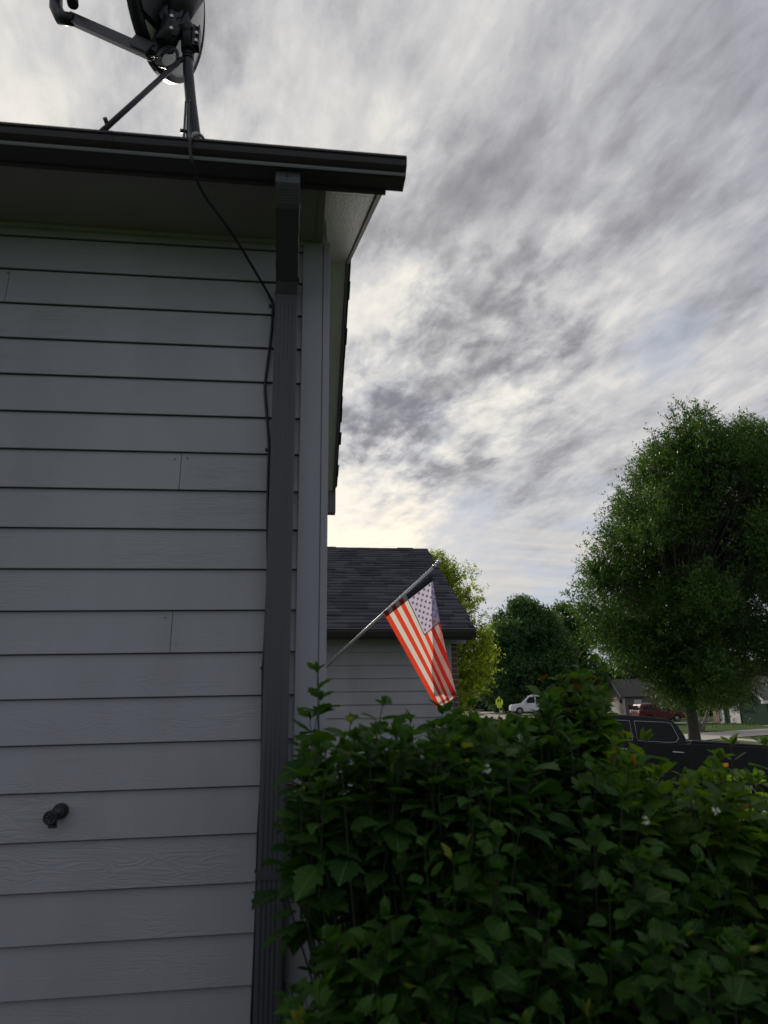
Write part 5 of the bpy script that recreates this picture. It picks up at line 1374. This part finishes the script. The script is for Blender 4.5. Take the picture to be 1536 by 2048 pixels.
    rg = mat('pale_grey_roof', (.22, .25, .24), .9, noise=(6, .1, (1, 1, 3)))
    roofpl(h2, -.3, 2.8, 0, 2.6, 4.5, 5.4, rg); roofpl(h2, -.3, 2.8, 9, 2.6, 4.5, 5.4, rg)
    # green house at the right edge
    X, Y0 = 41.0, 59.6; g0 = hgt(X) - .02
    h = thing('green_house', 'dark green house with a white side door, at the right edge across the street', 'house', (X, Y0, g0))
    ez = at(1526, 1397, 60).z - g0; hwid = 3.4; pz = ez + hwid * math.tan(R(29))
    MB().prism([(0, 0), (hwid * 2, 0), (hwid * 2, ez), (hwid, pz), (0, ez)], 0, 9, 'x').build('gable_wall', green, h)
    MB().box(.05, 10, -.02, 0, 0, ez).build('side_wall', far_siding('grey_green_siding', (.10, .095, .09)), h)
    rb2 = mat('grey_brown_roof', (.12, .105, .11), .9, noise=(6, .15, (1, 1, 3)))
    roofpl(h, -.5, 10, 0, ez, hwid, pz, rb2); roofpl(h, -.5, 10, hwid * 2, ez, hwid, pz, rb2)
    sl = math.tan(R(29))
    rake(h, -.51, [(-.35, ez - .35 * sl + .1), (hwid, pz + .1), (hwid * 2 + .35, ez - .35 * sl + .1)], M['white'], .17)
    MB().box(-.5, 10, -.44, -.36, ez - .30, ez - .15).build('eave_gutter', M['white'], h)
    MB().box(-.50, -.0, -.40, .02, ez - .42, ez - .24).build('eave_return', M['white'], h)
    MB().box(-.45, -.38, hwid + .2, hwid * 2 - .5, ez - .22, ez - .12).build('porch_gutter', M['white'], h)
    def yat(px_): 
        v = ray(px_, 1430); return X / v.x * v.y - Y0
    d = MB().box(-.06, -.001, yat(1481), yat(1461), .08, 2.15).build('side_door', M['white'], h)
    MB().box(-.12, -.061, yat(1479), yat(1478), 1.0, 1.1).build('handle', M['liner'], d)
    ds = MB(); a, b = yat(1449.5), yat(1446); ds.box(-.10, -.001, a, b, .12, ez - .5); ds.box(-.14, -.001, yat(1444.5), yat(1443), .10, 1.75); ds.box(-.2, -.001, yat(1449), yat(1443), .03, .12); ds.build('downspout', M['white'], h)
    MB().box(-.2, 0.3, yat(1442), yat(1430), 0, 2.2).build('brick_pier', tanb, h)
    MB().box(-1.2, 9, -3.2, -.9, -.02, .06).build('patio_slab', mat('slab', (.35, .36, .33), .8), h)
    o = thing('garden_ornament', 'small white ornament standing on the slab by the green house', 'ornament', (40.2, 58.1, g0 + .06))
    mb = MB(); mb.tube([(0, 0, 0), (0, 0, .12), (0, 0, .30), (0, 0, .46), (0, 0, .52)], [.13, .12, .07, .11, .05], 12); mb.build('statue', M['white'], o)
    # low building far left of the sign
    h3 = thing('distant_house', 'distant grey house low behind the shrubs, left of the school sign', 'house', (at(955, 1415, 125).x, 125, hgt(30) + .95))
    MB().prism([(0, 0), (10, 0), (10, 2.3), (5, 3.6), (0, 2.3)], 0, 4.2, 'x').build('wall', far_siding('distant_siding', (.28, .27, .26)), h3)
    roofpl(h3, -.3, 4.5, 0, 2.3, 5, 3.6, rb)
    MB().box(3.3, 4.15, -.1, 0, 0, 1.9).build('white_door', M['white'], h3)
    h4 = thing('low_house', 'pale low house roof showing just above the white car', 'house', (at(1040, 1410, 118).x, 118, hgt(30) + .5))
    MB().prism([(0, 0), (10, 0), (10, 2.6), (5, 4.2), (0, 2.6)], 0, 5, 'x').build('wall', far_siding('white_siding', (.5, .5, .5)), h4)
    roofpl(h4, -.3, 5.5, 0, 2.6, 5, 4.2, rb)
far_houses()
bpy.context.view_layer.update()
